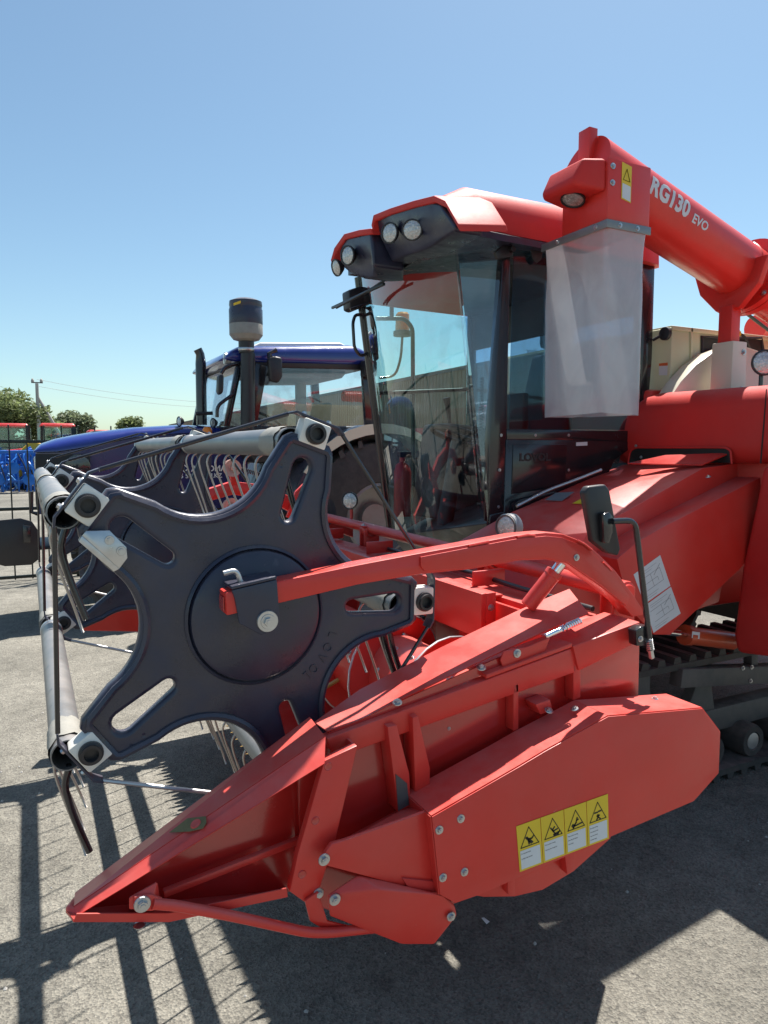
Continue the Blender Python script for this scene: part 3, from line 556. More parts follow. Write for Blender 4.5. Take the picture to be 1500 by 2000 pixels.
# worn eye-shaped decal with a rivet
t0 = (r1 - r0).normalized()
dec_o = [(332, 1629), (368, 1601), (404, 1597), (405, 1610), (398, 1621), (372, 1627)]
fold_n = (b0 - m0).cross(m1 - m0).normalized(); fold_n = fold_n if fold_n.y < 0 else -fold_n
def onfold(u, v, lift):
    d = ray(u, v); t = (m0 - EYE).dot(fold_n) / d.dot(fold_n); return EYE + d * t + fold_n * lift
prism('worn_decal', [onfold(u, v, 0.0042) for u, v in dec_o], fold_n * 0.0006, 'olive_decal', ns, 0); lathe('rivet', onfold(384, 1612, 0.0045), fold_n, [(0.0115, 0), (0.010, 0.002), (0.006, 0.0012), (0, 0.0012)], 'red', ns, 18)
# front link guard and lower bracket
fg = prism('link_guard', [Y(u, v, 1.322) for u, v in [(634, 1668), (648, 1648), (672, 1642), (842, 1582), (858, 1722), (790, 1738), (776, 1728), (640, 1692), (632, 1682)]], (0, 0.012, 0), 'red', H, 0.003)
sheet('guard_top', [Y(680, 1640, 1.324), Y(842, 1582, 1.324), Y(816, 1564, 1.43), Y(690, 1632, 1.43)], 0.004, 'red', fg)
prism('guard_foot', [Y(u, v, 1.316) for u, v in [(786, 1716), (852, 1722), (857, 1744), (800, 1738)]], (0, 0.01, 0), 'red_plastic', fg, 0.002)
bolt(Y(633, 1679, 1.3215), NEAR, 0.0135, fg)
lb = hull('lower_bracket', [Y(640, 1748, 1.335), Y(700, 1708, 1.33), Y(742, 1738, 1.30), Y(868, 1748, 1.30), Y(888, 1768, 1.31), Y(892, 1788, 1.31), Y(848, 1844, 1.315), Y(782, 1844, 1.315), Y(690, 1806, 1.335), Y(644, 1790, 1.34), Y(640, 1748, 1.40), Y(848, 1840, 1.39), Y(888, 1770, 1.39), Y(742, 1738, 1.39)], 'red', H, 0.004, 2)
boltsy(lb, [(654, 1757)], 1.327, 0.0135); boltsy(lb, [(881, 1790)], 1.302, 0.0115); bolt(Y(622, 1745, YO - 0.005), NEAR, 0.0125, post)
py('post_foot', [(596, 1760), (622, 1742), (640, 1800), (690, 1812), (640, 1820), (606, 1800)], YO - 0.012, 0.008, 'red', post, 0.002)
# chain guard with the warning plates
YC = 1.295
cgp = [(844, 1596), (1016, 1497), (1066, 1467), (1188, 1400), (1372, 1384), (1407, 1430), (1404, 1510), (1356, 1564), (1192, 1634), (936, 1748), (890, 1764), (860, 1748)]
cg = prism('chain_guard', [Y(u, v, YC) for u, v in cgp], (0, 0.003, 0), 'red', H, 0.001)
F = [Y(u, v, YC) for u, v in cgp]; back = 0.125
for i, nm in ((0, 'guard_top'), (1, 'guard_top'), (2, 'guard_top'), (3, 'guard_top'), (4, 'guard_rear'), (5, 'guard_rear'), (6, 'guard_rear'), (7, 'guard_bottom'), (8, 'guard_bottom')):
    sheet(nm, [F[i] + V((0, .0032, 0)), F[i + 1] + V((0, .0032, 0)), F[i + 1] + V((0, back, 0)), F[i] + V((0, back, 0))], 0.003, 'red', cg)
sheet('guard_front', [F[0] + V((0, .0032, 0)), F[0] + V((0, back, 0)), F[11] + V((0, back, 0)), F[11] + V((0, .0032, 0))], 0.003, 'red', cg)
for u, v in ((858, 1621), (900, 1599), (865, 1714), (907, 1703)): bolt(Y(u, v, YC - 0.0005), NEAR, 0.0105, cg)
pq = Y(1188, 1400, YC); bolt(pq + V((-0.05, 0.07, 0.006)), (-.3, 0, 1), 0.011, cg); bolt(Y(1330, 1388, YC) + V((0, .09, 0.004)), (0, 0, 1), 0.010, cg)
sk = py('skirt_sheet', [(880, 1740), (1200, 1610), (1192, 1638), (1120, 1702), (1060, 1738), (1005, 1751), (945, 1752)], YC + 0.055, 0.004, 'red', H, 0.001)
for q in ([(990, 1690), (1005, 1690), (1006, 1748), (993, 1748)], [(1102, 1660), (1122, 1652), (1122, 1698), (1108, 1708)]): py('skirt_rib', q, YC + 0.030, 0.025, 'red', sk, 0.001)
# warning plates: four yellow-and-white stickers with pictograms
A0, A1, B0, B1 = Y(1007, 1614, YC), Y(1187, 1550, YC), Y(1014, 1703, YC), Y(1189, 1637, YC)
def sp_(s, t, lift=0.0): 
    p = A0.lerp(A1, s).lerp(B0.lerp(B1, s), t); return p + NEAR * (0.0008 + lift)
LINES = (('Site of component of machine', 'for charging, curling, contact hand'), ('When machine is running,', 'keep away from cutting table'), ('When machine is running,', 'please keep safe distance', 'with machine'), ('Before working in under cutting,', 'make the cutting table safe, make', 'supports cannot to fall and put', 'out of machine completely'))
def strip(pts, wdt, name, parent, lift):
    for a, b in zip(pts, pts[1:]):
        a3, b3 = sp_(*a, lift), sp_(*b, lift); d = (b3 - a3).normalized(); n = d.cross(NEAR).normalized() * wdt / 2
        prism(name, [a3 + n - d * wdt / 2, b3 + n + d * wdt / 2, b3 - n + d * wdt / 2, a3 - n - d * wdt / 2], NEAR * 0.0003, 'ink', parent, 0)
for i in range(4):
    s0, s1 = i / 4 + 0.003, (i + 1) / 4 - 0.003; ss = lambda f: s0 + (s1 - s0) * f
    st = prism('warning_sticker', [sp_(s0, 0), sp_(s1, 0), sp_(s1, 1), sp_(s0, 1)], NEAR * 0.0006, 'yellow', cg, 0)
    prism('text_panel', [sp_(ss(.08), .56, .0008), sp_(ss(.92), .56, .0008), sp_(ss(.92), .96, .0008), sp_(ss(.08), .96, .0008)], NEAR * 0.0003, 'sticker_white', st, 0)
    strip([(ss(.5), .10), (ss(.88), .50), (ss(.12), .50), (ss(.5), .10)], 0.0022, 'warning_triangle', st, 0.0009)
    pic = ([[(.36, .32), (.50, .42), (.56, .46)], [(.40, .31), (.47, .36), (.60, .36), (.68, .32)], [(.45, .40), (.47, .46)], [(.52, .38), (.62, .45)]],
           [[(.40, .30), (.50, .38), (.58, .45)], [(.47, .35), (.56, .30)], [(.50, .38), (.68, .36)], [(.52, .46), (.76, .43), (.70, .47), (.54, .48)]],
           [[(.56, .28), (.50, .38), (.40, .43)], [(.32, .42), (.38, .47), (.44, .43), (.36, .40)], [(.46, .44), (.76, .42)], [(.54, .33), (.60, .32)]],
           [[(.36, .32), (.48, .32)], [(.54, .31), (.64, .31)], [(.50, .38), (.50, .43), (.44, .48)], [(.50, .42), (.60, .48)], [(.46, .40), (.56, .40)]])[i]
    for seg_ in pic: strip([(ss(a), b) for a, b in seg_], 0.0040, 'pictogram', st, 0.0009)
    axd = A1 - A0
    for j, ln in enumerate(LINES[i]):
        o = sp_(ss(.11), .64 + j * (.085 if len(LINES[i]) > 2 else .11), .0012); text('sticker_text', ln, 0.0052 if i < 3 else 0.0043, o, axd, V((0, 0, 1)), 'ink_grey', st, 0.0001, stretch=0.46 if i in (0, 3) else 0.6)
# far divider of the header
fd = hull('far_divider', [Y(148, 1222, 4.20), Y(200, 1190, 4.20), Y(300, 1120, 4.20), Y(340, 1120, 4.2), Y(345, 1235, 4.20), Y(270, 1210, 4.20), Y(230, 1228, 4.20), Y(165, 1232, 4.20)] + [Y(160, 1226, 4.30), Y(300, 1130, 4.30), Y(330, 1220, 4.30)], 'red', H, 0.004)
py('far_wall', [(330, 1100), (520, 1040), (640, 1030), (640, 1150), (520, 1260), (340, 1240)], 4.19, 0.012, 'red', H)

# ---- side marker paddle on a bent rod
rod = tube('marker_rod', [Y(1196, 1018, 1.395), Y(1240, 1016, 1.39), Y(1246, 1062, 1.39), Y(1268, 1246, 1.37)], 0.0085, 'black_paint', H, 0.03, seg=12)
py('rod_clamp', [(1242, 1232), (1252, 1224), (1268, 1222), (1270, 1262), (1244, 1262)], 1.375, 0.03, 'black_paint', rod, 0.003); boltsy(rod, [(1251, 1248)], 1.374, 0.009)
pa, pbs = Y(1267, 1248, 1.37), Y(1273, 1286, 1.37); dv = pbs - pa; x_, y_, z_ = frame(dv)
tube('rod_spring', [pa + dv * (0.6 * i / 48) + (x_ * cos(i * pi / 4) + y_ * sin(i * pi / 4)) * 0.0085 for i in range(49)], 0.0022, 'zinc', rod, seg=5); cyl('rod_nut', pa + dv * 0.55, pbs, 0.0075, 'zinc', rod, 8)
bm = bmesh.new()
pp = [(1143, 962), (1150, 950), (1184, 946), (1192, 958), (1213, 1072), (1208, 1086), (1188, 1080), (1160, 1058)]
prism('marker_paddle', [Y(u, v, 1.42) for u, v in pp], (-0.004, 0.022, 0.0), 'black_plastic', rod, 0.006, 3)
py('paddle_mount', [(1178, 1004), (1190, 1000), (1198, 1010), (1197, 1040), (1190, 1062), (1181, 1060)], 1.40, 0.018, 'black_paint', rod, 0.002)
# round lamp beside the feeder neck
p0 = X(988, 1030, 1.72); wl2 = worklight('feeder_lamp', p0, (-0.95, -0.25, 0.0), 0.050, H, 'grey_dark')
for i in range(7):
    t = radians(-70 + i * 22); lathe('cooling_fin', p0 + V((0.95, 0.25, 0)).normalized() * (0.006 + i * 0.006), (-0.95, -0.25, 0.0), [(0.0525, 0), (0.0555, 0.001), (0.0555, 0.003), (0.0525, 0.004)], 'steel', wl2, 24)
p_ = p0 + V((0.04, 0.03, -0.03)); tube('lamp_foot', [p_, p_ + V((0, 0, -0.10))], 0.012, 'black_paint', wl2)

# ---- feeder neck and its chain cover
fn = hull('feeder_neck', [Y(1150, 1040, 2.20), Y(1374, 914, 2.20), Y(1440, 905, 2.20), Y(1445, 960, 2.20), Y(1180, 1110, 2.20), X(880, 1066, 1.74), X(1000, 1000, 2.02), V((2.92, 2.86, Y(1374, 914, 2.20).z)), V((2.92, 2.86, 0.95)), V((1.62, 2.86, 0.75)), V((1.62, 2.22, 0.75)), V((2.92, 2.22, 0.95))], 'red', H, 0.004, 2)
fc = prism('chain_cover', [Y(u, v, 2.08) for u, v in [(1205, 1092), (1246, 1058), (1290, 1032), (1486, 932), (1492, 1060), (1444, 1113), (1310, 1240), (1278, 1240), (1230, 1190)]], (0, 0.145, 0), 'red', H, 0.004)
bolt(Y(1394, 956, 2.12) + V((0, 0.03, 0.055)), (-0.3, 0, 1), 0.012, fc)
# decals on the chain cover: two line diagrams
def quadlerp(q, s, t): return q[0].lerp(q[1], s).lerp(q[3].lerp(q[2], s), t)
def decal(name, px, y, m, parent, lift=0.0008): return prism(name, [Y(u, v, y) + NEAR * lift for u, v in px], NEAR * 0.0005, m, parent, 0)
for qd in ([(1237, 1122), (1289, 1084), (1309, 1144), (1258, 1180)], [(1259, 1183), (1310, 1146), (1329, 1198), (1276, 1236)]):
    dcl = decal('diagram_decal', qd, 2.08, 'sticker_white', fc); q = [Y(u, v, 2.08) + NEAR * 0.0016 for u, v in qd]
    def ln(pts, wd=0.0014):
        for a, b in zip(pts, pts[1:]):
            a3, b3 = quadlerp(q, *a), quadlerp(q, *b); d = (b3 - a3).normalized(); n = d.cross(NEAR).normalized() * wd / 2
            prism('diagram_line', [a3 + n, b3 + n, b3 - n, a3 - n], NEAR * 0.0002, 'ink_grey', dcl, 0)
    ln([(.1, .3), (.85, .3), (.85, .7), (.15, .7)]); ln([(.25, .5), (.7, .5), (.7, .62)]); ln([(.5, .3), (.5, .7)]); ln([(.1, .85), (.6, .85)], .001); ln([(.1, .92), (.5, .92)], .001); ln([(.15, .12), (.8, .12)], .001); ln([(.15, .19), (.6, .19)], .001); ln([(.6, .4), (.9, .2)], .002)
zt = Y(1374, 914, 2.20)
def ontop(u, v, lift=0.004):
    a, b, c = Y(1150, 1040, 2.20), Y(1374, 914, 2.20), V((2.92, 2.86, zt.z)); n = (b - a).cross(X(1000, 1000, 2.02) - a).normalized(); n = n if n.z > 0 else -n
    d = ray(u, v); return EYE + d * ((a - EYE).dot(n) / d.dot(n)) + n * lift
prism('warning_decal', [ontop(u, v) for u, v in [(1118, 985), (1142, 972), (1152, 974), (1150, 986)]], (0, 0, 0.0006), 'yellow', fn, 0)
prism('grey_decal', [ontop(u, v) for u, v in [(1064, 978), (1086, 964), (1122, 962), (1098, 980)]], (0, 0, 0.0006), 'ink_grey', fn, 0)
tube('edge_pipe', [ontop(1010, 993, .012), ontop(1070, 962, .012), ontop(1130, 940, .012), ontop(1175, 922, .012)], 0.008, 'zinc', fn, 0.05)
hull('slot_lid', [ontop(u, v, h) for u, v in [(1226, 909), (1300, 893), (1425, 889), (1372, 912)] for h in (0.006, 0.012)], 'red_gloss', fn)
# lift ram under the neck
ra, rb_, rc = Y(1285, 1232, 2.2), Y(1338, 1240, 2.2), Y(1432, 1252, 2.2)
ram = cyl('header_ram', rb_, rc, 0.042, 'barrel_orange', H, 24, bev=0.008); cyl('rod', ra, rb_ + V((0.02, 0, 0)), 0.016, 'chrome', ram)
lathe('gland', rb_, rc - rb_, [(0.018, -0.004), (0.047, -0.004), (0.047, 0.03), (0.042, 0.032)], 'barrel_orange', ram, 24); dq = Y(1358, 1240, 2.2); prism('ram_label', [Y(u, v, 2.155) for u, v in [(1352, 1233), (1367, 1235), (1366, 1248), (1351, 1246)]], NEAR * 0.0005, 'sticker_white', ram, 0)

# ---- body: rounded red cover, front skirt, frame, tracks
XB = 2.89
def px_(name, px, x, t, m, parent=None, bevel=0.0015, seg=2): return prism(name, [X(u, v, x) for u, v in px], (t, 0, 0), m, parent, bevel, seg)
cov = px_('body_cover', [(1181, 906), (1196, 824), (1244, 768), (1640, 738), (1640, 906)], XB, 1.6, 'red_plastic', H, 0.10, 8)
px_('cover_slot', [(1228, 903), (1232, 882), (1242, 875), (1416, 875), (1426, 880), (1428, 904)], XB - 0.003, 0.002, 'ink', cov, 0)
tube('slot_lip', [X(1227, 905, XB - 0.004), X(1231, 881, XB - 0.004), X(1242, 874, XB - 0.004), X(1417, 874, XB - 0.004), X(1427, 880, XB - 0.004), X(1429, 906, XB - 0.004)], 0.005, 'red_plastic', cov, 0.02)
px_('lever_slot', [(1203, 900), (1201, 868), (1206, 860), (1213, 861), (1215, 870), (1209, 902)], XB - 0.003, 0.002, 'ink', cov, 0)
tube('lever', [X(1207, 905, XB - .02), X(1192, 893, XB - .05), X(1182, 887, XB - .06)], [0.008, 0.010, 0.016], 'black_plastic', cov)
for u, v in ((1242, 871), (1252, 893)): bolt(X(u, v, XB - 0.004), (-1, 0, 0), 0.009, cov)
px_('cover_seam', [(1484, 905), (1496, 760), (1498, 760), (1487, 905)], XB - 0.002, 0.001, 'ink', cov, 0)
skf = px_('front_skirt', [(1487, 909), (1640, 909), (1640, 1296), (1500, 1284), (1436, 1276), (1430, 1240), (1446, 1110), (1478, 960)], XB - 0.005, 2.2, 'red_plastic', H, 0.03, 4)
box('body_shell', (3.0, 2.75, 0.75), (5.6, 4.4, 2.0), 'red', H, 0.03); box('body_front', (2.78, 2.60, 0.80), (3.05, 4.4, 1.35), 'grey_dark', H, 0.02)
# chassis frame members and crawler tracks
fr = beam('chassis_beam', Y(1320, 1322, 2.28), Y(1640, 1308, 2.28), 0.07, 0.09, 'grey_dark', H)
beam('chassis_post', Y(1466, 1272, 2.30), Y(1466, 1318, 2.30), 0.05, 0.05, 'grey_dark', fr, up=(0, 1, 0)); boltsy(fr, [(1451, 1305), (1468, 1303), (1466, 1330)], 2.243, 0.012)
beam('axle_beam', (2.5, 2.30, 0.60), (2.5, 4.2, 0.60), 0.14, 0.14, 'grey_dark', fr); beam('axle_beam', (4.3, 2.30, 0.60), (4.3, 4.2, 0.60), 0.14, 0.14, 'grey_dark', fr)
def crawler(y0, y1):
    tr = bpy.data.objects.new('crawler_track', None); COL.objects.link(tr); tr.parent = H; tr.matrix_parent_inverse = wm(H).inverted()
    xs0, xs1 = 2.38, 4.6; path = []
    for i in range(13): t = pi / 2 + pi * i / 12; path.append(V((xs0 + 0.02 + cos(t) * 0.26, 0, 0.40 + sin(t) * 0.26)))
    path[8:] = [V((2.30, 0, 0.12)), V((2.55, 0, 0.035))]
    path += [V((x, 0, 0.035)) for x in (2.9, 3.3, 3.7, 4.1, 4.3)]
    for i in range(9): t = -pi / 2 + pi * i / 8; path.append(V((xs1 + cos(t) * 0.24, 0, 0.42 + sin(t) * 0.24)))
    bm = bmesh.new(); n = len(path); vs = []
    for i, p in enumerate(path):
        t = (path[(i + 1) % n] - path[i - 1]).normalized(); nn = V((t.z, 0, -t.x)); vs.append([bm.verts.new(p + nn * k + V((0, yy, 0))) for yy, k in ((y0, 0.0), (y1, 0.0), (y1, -0.03), (y0, -0.03))])
    for i in range(n):
        A, B = vs[i], vs[(i + 1) % n]
        for k in range(4): bm.faces.new((A[k], A[(k + 1) % 4], B[(k + 1) % 4], B[k]))
    done('belt', bm, 'rubber', tr)
    # lugs along the path
    L = [0]; 
    for i in range(n): L.append(L[-1] + (path[(i + 1) % n] - path[i]).length)
    cnt = int(L[-1] / 0.105); lm = None
    for j in range(cnt):
        s = L[-1] * j / cnt; i = max(k for k in range(n) if L[k] <= s); a, b = path[i], path[(i + 1) % n]; p = a.lerp(b, (s - L[i]) / (L[i + 1] - L[i])); t = (b - a).normalized(); nn = V((t.z, 0, -t.x))
        M = Matrix(((t.x, 0, nn.x, p.x), (0, 1, 0, (y0 + y1) / 2), (t.z, 0, nn.z, p.z), (0, 0, 0, 1)))
        if lm is None:
            o = hull('lug', [(sx * (0.028 if z < 0.01 else 0.018), sy * (y1 - y0) / 2 * 0.98, z) for sx in (-1, 1) for sy in (-1, 1) for z in (-0.002, 0.032)], 'rubber', None); lm = o.data; o.matrix_basis = M; o.parent = tr; o.matrix_parent_inverse = wm(tr).inverted()
        else: link('lug', lm, None, tr, M)
    for i in range(6):
        c = V((2.72 + i * 0.31, y0 + 0.03, 0.150)); wh = lathe('road_wheel', c + V((0, 0.26, 0)), NEAR, [(0, 0), (0.08, 0), (0.088, 0.02), (0.088, 0.24), (0.08, 0.262), (0.05, 0.262), (0.046, 0.25), (0, 0.25)], 'rubber', tr, 28)
        lathe('hub_cap', c + V((0, 0.009, 0)), NEAR, [(0.046, 0), (0.044, 0.008), (0.02, 0.011), (0, 0.011)], 'steel', wh, 20)
    lathe('idler', (2.42, y1 - 0.06, 0.40), NEAR, [(0, 0), (0.22, 0), (0.22, 0.28), (0.17, 0.28), (0.15, 0.25), (0.06, 0.25), (0.05, 0.29), (0, 0.29)], 'grey_dark', tr, 32)
    lathe('drive_sprocket', (4.6, y1 - 0.06, 0.42), NEAR, [(0, 0), (0.20, 0), (0.20, 0.28), (0.12, 0.28), (0.10, 0.22), (0, 0.22)], 'grey_dark', tr, 32)
    beam('track_frame', (2.5, y0 + 0.16, 0.27), (4.4, y0 + 0.16, 0.27), 0.10, 0.12, 'grey_dark', tr)
    hull('frame_strut', [V((3.02, y0 + 0.12, 0.52)), V((3.10, y0 + 0.12, 0.52)), V((3.16, y0 + 0.12, 0.27)), V((2.90, y0 + 0.12, 0.27)), V((3.02, y0 + 0.18, 0.52)), V((3.10, y0 + 0.18, 0.52)), V((3.16, y0 + 0.18, 0.27)), V((2.90, y0 + 0.18, 0.27))], 'grey_dark', tr, 0.004)
    beam('frame_post', (3.06, y0 + 0.15, 0.50), (3.06, y0 + 0.15, 0.75), 0.08, 0.08, 'grey_dark', tr, up=(0, 1, 0)); beam('frame_post', (4.2, y0 + 0.15, 0.30), (4.2, y0 + 0.15, 0.75), 0.08, 0.08, 'grey_dark', tr, up=(0, 1, 0))
crawler(2.27, 2.67); crawler(3.85, 4.25)

# ---- cab
YN = 2.80; YFAR = 4.42
At, Ab = Y(985, 462, YN), Y(956, 1020, YN)
St, Sb = Y(887, 456, YN + 0.26), Y(942, 1052, YN + 0.26)
Ft, Fb = Y(700, 542, YFAR), Y(764, 1046, YFAR)
Bt, Bb = Y(1262, 500, YN), Y(1255, 860, YN)
xr = Bt.x
cb_ = hull('cab_floor', [V((Ab.x, YN, Ab.z)), V((xr, YN, Ab.z)), V((xr, YFAR, Ab.z)), V((Fb.x, YFAR, Fb.z)), Sb, V((Ab.x + .1, YN, Ab.z - 0.12)), V((xr, YFAR, Ab.z - 0.12)), V((xr, YN, Ab.z - 0.12)), V((Fb.x + .1, YFAR, Fb.z - 0.12))], 'black_plastic', H, 0.01)
def pane(name, pts, m, parent, t=0.005): return sheet(name, pts, t, m, parent)
# windscreen curves a little between its two seams
bm = bmesh.new(); N = 12; Tt = []; Bs = []
for i in range(N + 1):
    s = i / N; bow = V((-0.10, 0, 0)) * (1 - (2 * s - 1) ** 2); Tt.append(bm.verts.new(Ft.lerp(St, s) + bow)); Bs.append(bm.verts.new(Fb.lerp(Sb, s) + bow))
for i in range(N): bm.faces.new((Tt[i], Tt[i + 1], Bs[i + 1], Bs[i]))
ws = done('windscreen', bm, 'glass', H)
cg_ = pane('corner_glass', [St + V((0.004, -0.008, 0)), At + V((-0.004, 0.008, 0)), Ab + V((-0.004, 0.008, 0)), Sb + V((0.004, -0.008, 0))], 'glass_blue', H, 0.004)
tube('glass_seam', [St, Sb], 0.0055, 'glass_clear', cg_, seg=6)
pil = prism('front_pillar', [At, Y(998, 464, YN), Y(990, 842, YN), Y(988, 1000, YN), Ab, Y(957, 853, YN)], (0, 0.05, 0), 'black_paint', H, 0.006)
boltsy(pil, [(975, 918), (974, 990)], YN - 0.001, 0.008)
tube('front_pillar', [Ft, Fb], 0.028, 'black_paint', H, seg=10)
dr = py('door_frame', [(998, 464), (1262, 500), (1262, 512), (1004, 476)], YN, 0.04, 'black_paint', H, 0.003)
py('door_rail', [(990, 838), (1256, 842), (1256, 862), (990, 858)], YN - 0.002, 0.04, 'black_paint', dr, 0.003); boltsy(dr, [(979, 850), (1046, 850), (1111, 850)], YN - 0.003, 0.008)
py('rear_pillar', [(1256, 498), (1280, 502), (1274, 700), (1266, 800), (1252, 860), (1248, 860)], YN - 0.002, 0.06, 'black_paint', dr, 0.006)
pane('side_glass', [Y(1004, 476, YN + .02), Y(1258, 512, YN + .02), Y(1254, 840, YN + .02), Y(994, 838, YN + .02)], 'glass_side', H)
lp = py('lower_panel', [(989, 858), (1250, 862), (1200, 900), (1182, 940), (1150, 990), (1010, 1012), (956, 1030), (958, 1005), (985, 1000)], YN - 0.004, 0.03, 'black_paint', H, 0.004)
py('panel_inset', [(1003, 868), (1108, 868), (1104, 950), (1000, 965)], YN - 0.010, 0.006, 'black_paint', lp, 0.004)
text('maker_letters', 'LOVOL', 0.052, Y(1014, 900, YN - 0.0105), (1, 0, 0), (0, 0, 1), 'black_plastic', lp, 0.003, stretch=1.15, bold=0.002)
boltsy(lp, [(1111, 918), (976, 918)], YN - 0.005, 0.008); decal('maker_label', [(1125, 864), (1147, 863), (1147, 870), (1125, 871)], YN - 0.006, 'sticker_white', lp)
tube('grab_bar', [Y(1005, 995, YN - .02), Y(1012, 980, YN - .05), Y(1085, 962, YN - .05), Y(1090, 975, YN - .02)], 0.008, 'black_plastic', lp, 0.02)
# hinges and corner catch
py('door_hinge', [(968, 492), (978, 482), (1002, 478), (1002, 500), (985, 504), (972, 506)], YN - 0.022, 0.02, 'black_plastic', dr, 0.004); lathe('hinge_knob', Y(998, 488, YN - 0.022), NEAR, [(0, 0), (0.014, 0), (0.014, 0.02), (0, 0.022)], 'black_plastic', dr, 14)
prism('sun_flap', [Y(u, v, YN - 0.006) for u, v in [(1034, 474), (1062, 478), (1058, 505), (1048, 515), (1040, 505)]], (0, 0.006, 0), 'black_plastic', dr, 0.002)
# roof: red shell over a dark headliner, dark front visor with two lamp lobes
zr = At.z
def rp_(u, v, y): return Y(u, v, y)
Rn0, Rn1 = Y(892, 438, YN - 0.04), Y(1290, 492, YN - 0.04)      # lower near edge of the shell
zE = Rn0.z; xE = Rn0.x
zTop = Y(930, 380, 3.2).z
bm = bmesh.new(); rows = []; ycr = (YN + YFAR) / 2; hwr = (YFAR - YN) / 2 + 0.05
zA, zB, zC = Y(866, 389, YN + 0.20).z, Y(940, 381, YN + 0.20).z, Y(1055, 403, YN + 0.20).z; xC = Y(1055, 403, YN + 0.2).x
for xx, zb_, zt2, sh in ((xE - 0.03, zE + 0.05, zA - 0.02, 0.97), (xE + 0.10, zE + 0.002, zB - 0.004, 1.0), (xE + 0.30, zE - 0.010, zB, 1.0), (xC, zE - 0.018, zC, 1.0), (xr - 0.05, zE - 0.026, zC - 0.045, 1.0), (xr + 0.06, zE - 0.030, zC - 0.085, 0.98), (xr + 0.10, zE - 0.032, zC - 0.17, 0.94)):
    row = []
    for i in range(33):
        t = pi - pi * i / 32; c_ = cos(t); yy_ = hwr * sh * (abs(c_) ** 0.30) * (1 if c_ > 0 else -1); row.append(bm.verts.new((xx + max(0.0, 1 - (xx - xE + 0.1) / 0.5) * 0.36 * (yy_ / hwr * 0.5 + 0.5), ycr + hwr * sh * (abs(c_) ** 0.30) * (1 if c_ > 0 else -1), zb_ + (zt2 - zb_) * sin(t) ** 0.62 + (0.16 * (yy_ / hwr * 0.5 + 0.5) * (1 - sin(t)) if xx < xE + 0.2 else 0))))
    rows.append(row)
for A, B in zip(rows, rows[1:]):
    for i in range(32): bm.faces.new((A[i], B[i], B[i + 1], A[i + 1]))
bm.faces.new(rows[0]); bm.faces.new(rows[-1][::-1])
for i in range(len(rows) - 1): bm.faces.new((rows[i][0], rows[i][-1], rows[i + 1][-1], rows[i + 1][0]))
rf = done('roof_shell', bm, 'red_plastic', H, ang=60)
hl = hull('headliner', [V((xE + 0.02, YN + 0.0, zE - 0.005)), V((xr, YN + 0.0, zE - 0.022)), V((xr, YFAR, zE - 0.022)), Ft + V((0.02, 0, 0.08)), V((xE + 0.04, YN + 0.0, zr - 0.01)), V((xr, YN + 0.0, zr - 0.04)), V((xr, YFAR, zr - 0.04)), Ft + V((0.03, 0, -0.01))], 'black_plastic', H, 0.01)
yc = (YN + YFAR) / 2; zV = St.z
xF = xE - 0.17
def lobe(px, cap, lamps, dx):
    vis = prism('visor', [X(u, v, xF) + V((0.10 * (v > 470 if px[0][0] > 700 else v > 520), 0, 0)) for u, v in px], (dx, 0, 0), 'navy_plastic', rf, 0.018, 4)
    top_ = [X(u, v, xF - 0.02) for u, v in cap]; low = [p + V((0.01, 0, -0.028)) for p in top_]
    bm = bmesh.new(); A = [[bm.verts.new(p + V((d, 0, z))) for p in row] for row, d, z in ((top_, 0, 0), (low, 0, 0), (low, dx + 0.1, 0.03), (top_, dx + 0.1, 0.03))]
    for i in range(len(top_) - 1):
        for k in range(4): bm.faces.new((A[k][i], A[k][i + 1], A[(k + 1) % 4][i + 1], A[(k + 1) % 4][i]))
    bm.faces.new([A[k][0] for k in range(4)]); bm.faces.new([A[k][-1] for k in range(3, -1, -1)])
    done('visor_cap', bm, 'red_plastic', rf, 0.006, 3)
    for (u, v, d, r) in lamps: 
        p = X(u, v, xF - 0.02); worklight('roof_lamp', p, d, r, rf)
lobe([(727, 432), (742, 416), (838, 392), (860, 398), (889, 440), (887, 452), (800, 480), (730, 506)], [(724, 440), (728, 420), (760, 407), (806, 392), (846, 382), (868, 392), (894, 438)], [(761, 455, (-1, -0.45, -0.12), 0.047), (805, 449, (-0.75, -0.9, -0.15), 0.045)], 0.14)
lobe([(648, 506), (656, 480), (672, 464), (724, 452), (728, 520), (700, 538), (676, 540), (654, 530)], [(645, 508), (652, 484), (671, 457), (700, 449), (724, 446)], [(679, 499, (-1, -0.35, -0.12), 0.05), (657, 523, (-0.9, -0.1, -0.3), 0.045)], 0.18)
so_ = [X(730, 504, xF + 0.10), X(800, 478, xF + 0.10), X(886, 452, xF + 0.10), St + V((0.02, -0.05, 0.01)), At + V((0.02, 0.02, 0.0)), V((xr - 0.02, YN + 0.03, zr - 0.03)), V((xr - 0.02, YFAR - 0.03, Ft.z - 0.01)), Ft + V((0.02, 0, 0.005)), X(680, 538, xF + 0.12)]
hull('soffit', so_ + [p + V((0, 0, 0.03)) for p in so_], 'navy_plastic', rf)
# wiper
wq = St + V((-0.06, 0.22, -0.06)); wp = box('wiper_motor', wq + V((-0.02, -0.05, -0.02)), wq + V((0.03, 0.05, 0.02)), 'black_plastic', ws, 0.01); tube('wiper_arm', [wq, wq + V((-0.07, 0.45, -0.09)), wq + V((-0.08, 0.95, -0.11))], 0.008, 'black_plastic', ws, 0.1)
box('wiper_blade', wq + V((-0.075, 0.3, -0.10)), wq + V((-0.06, 1.05, -0.085)), 'black_plastic', ws, 0.002)
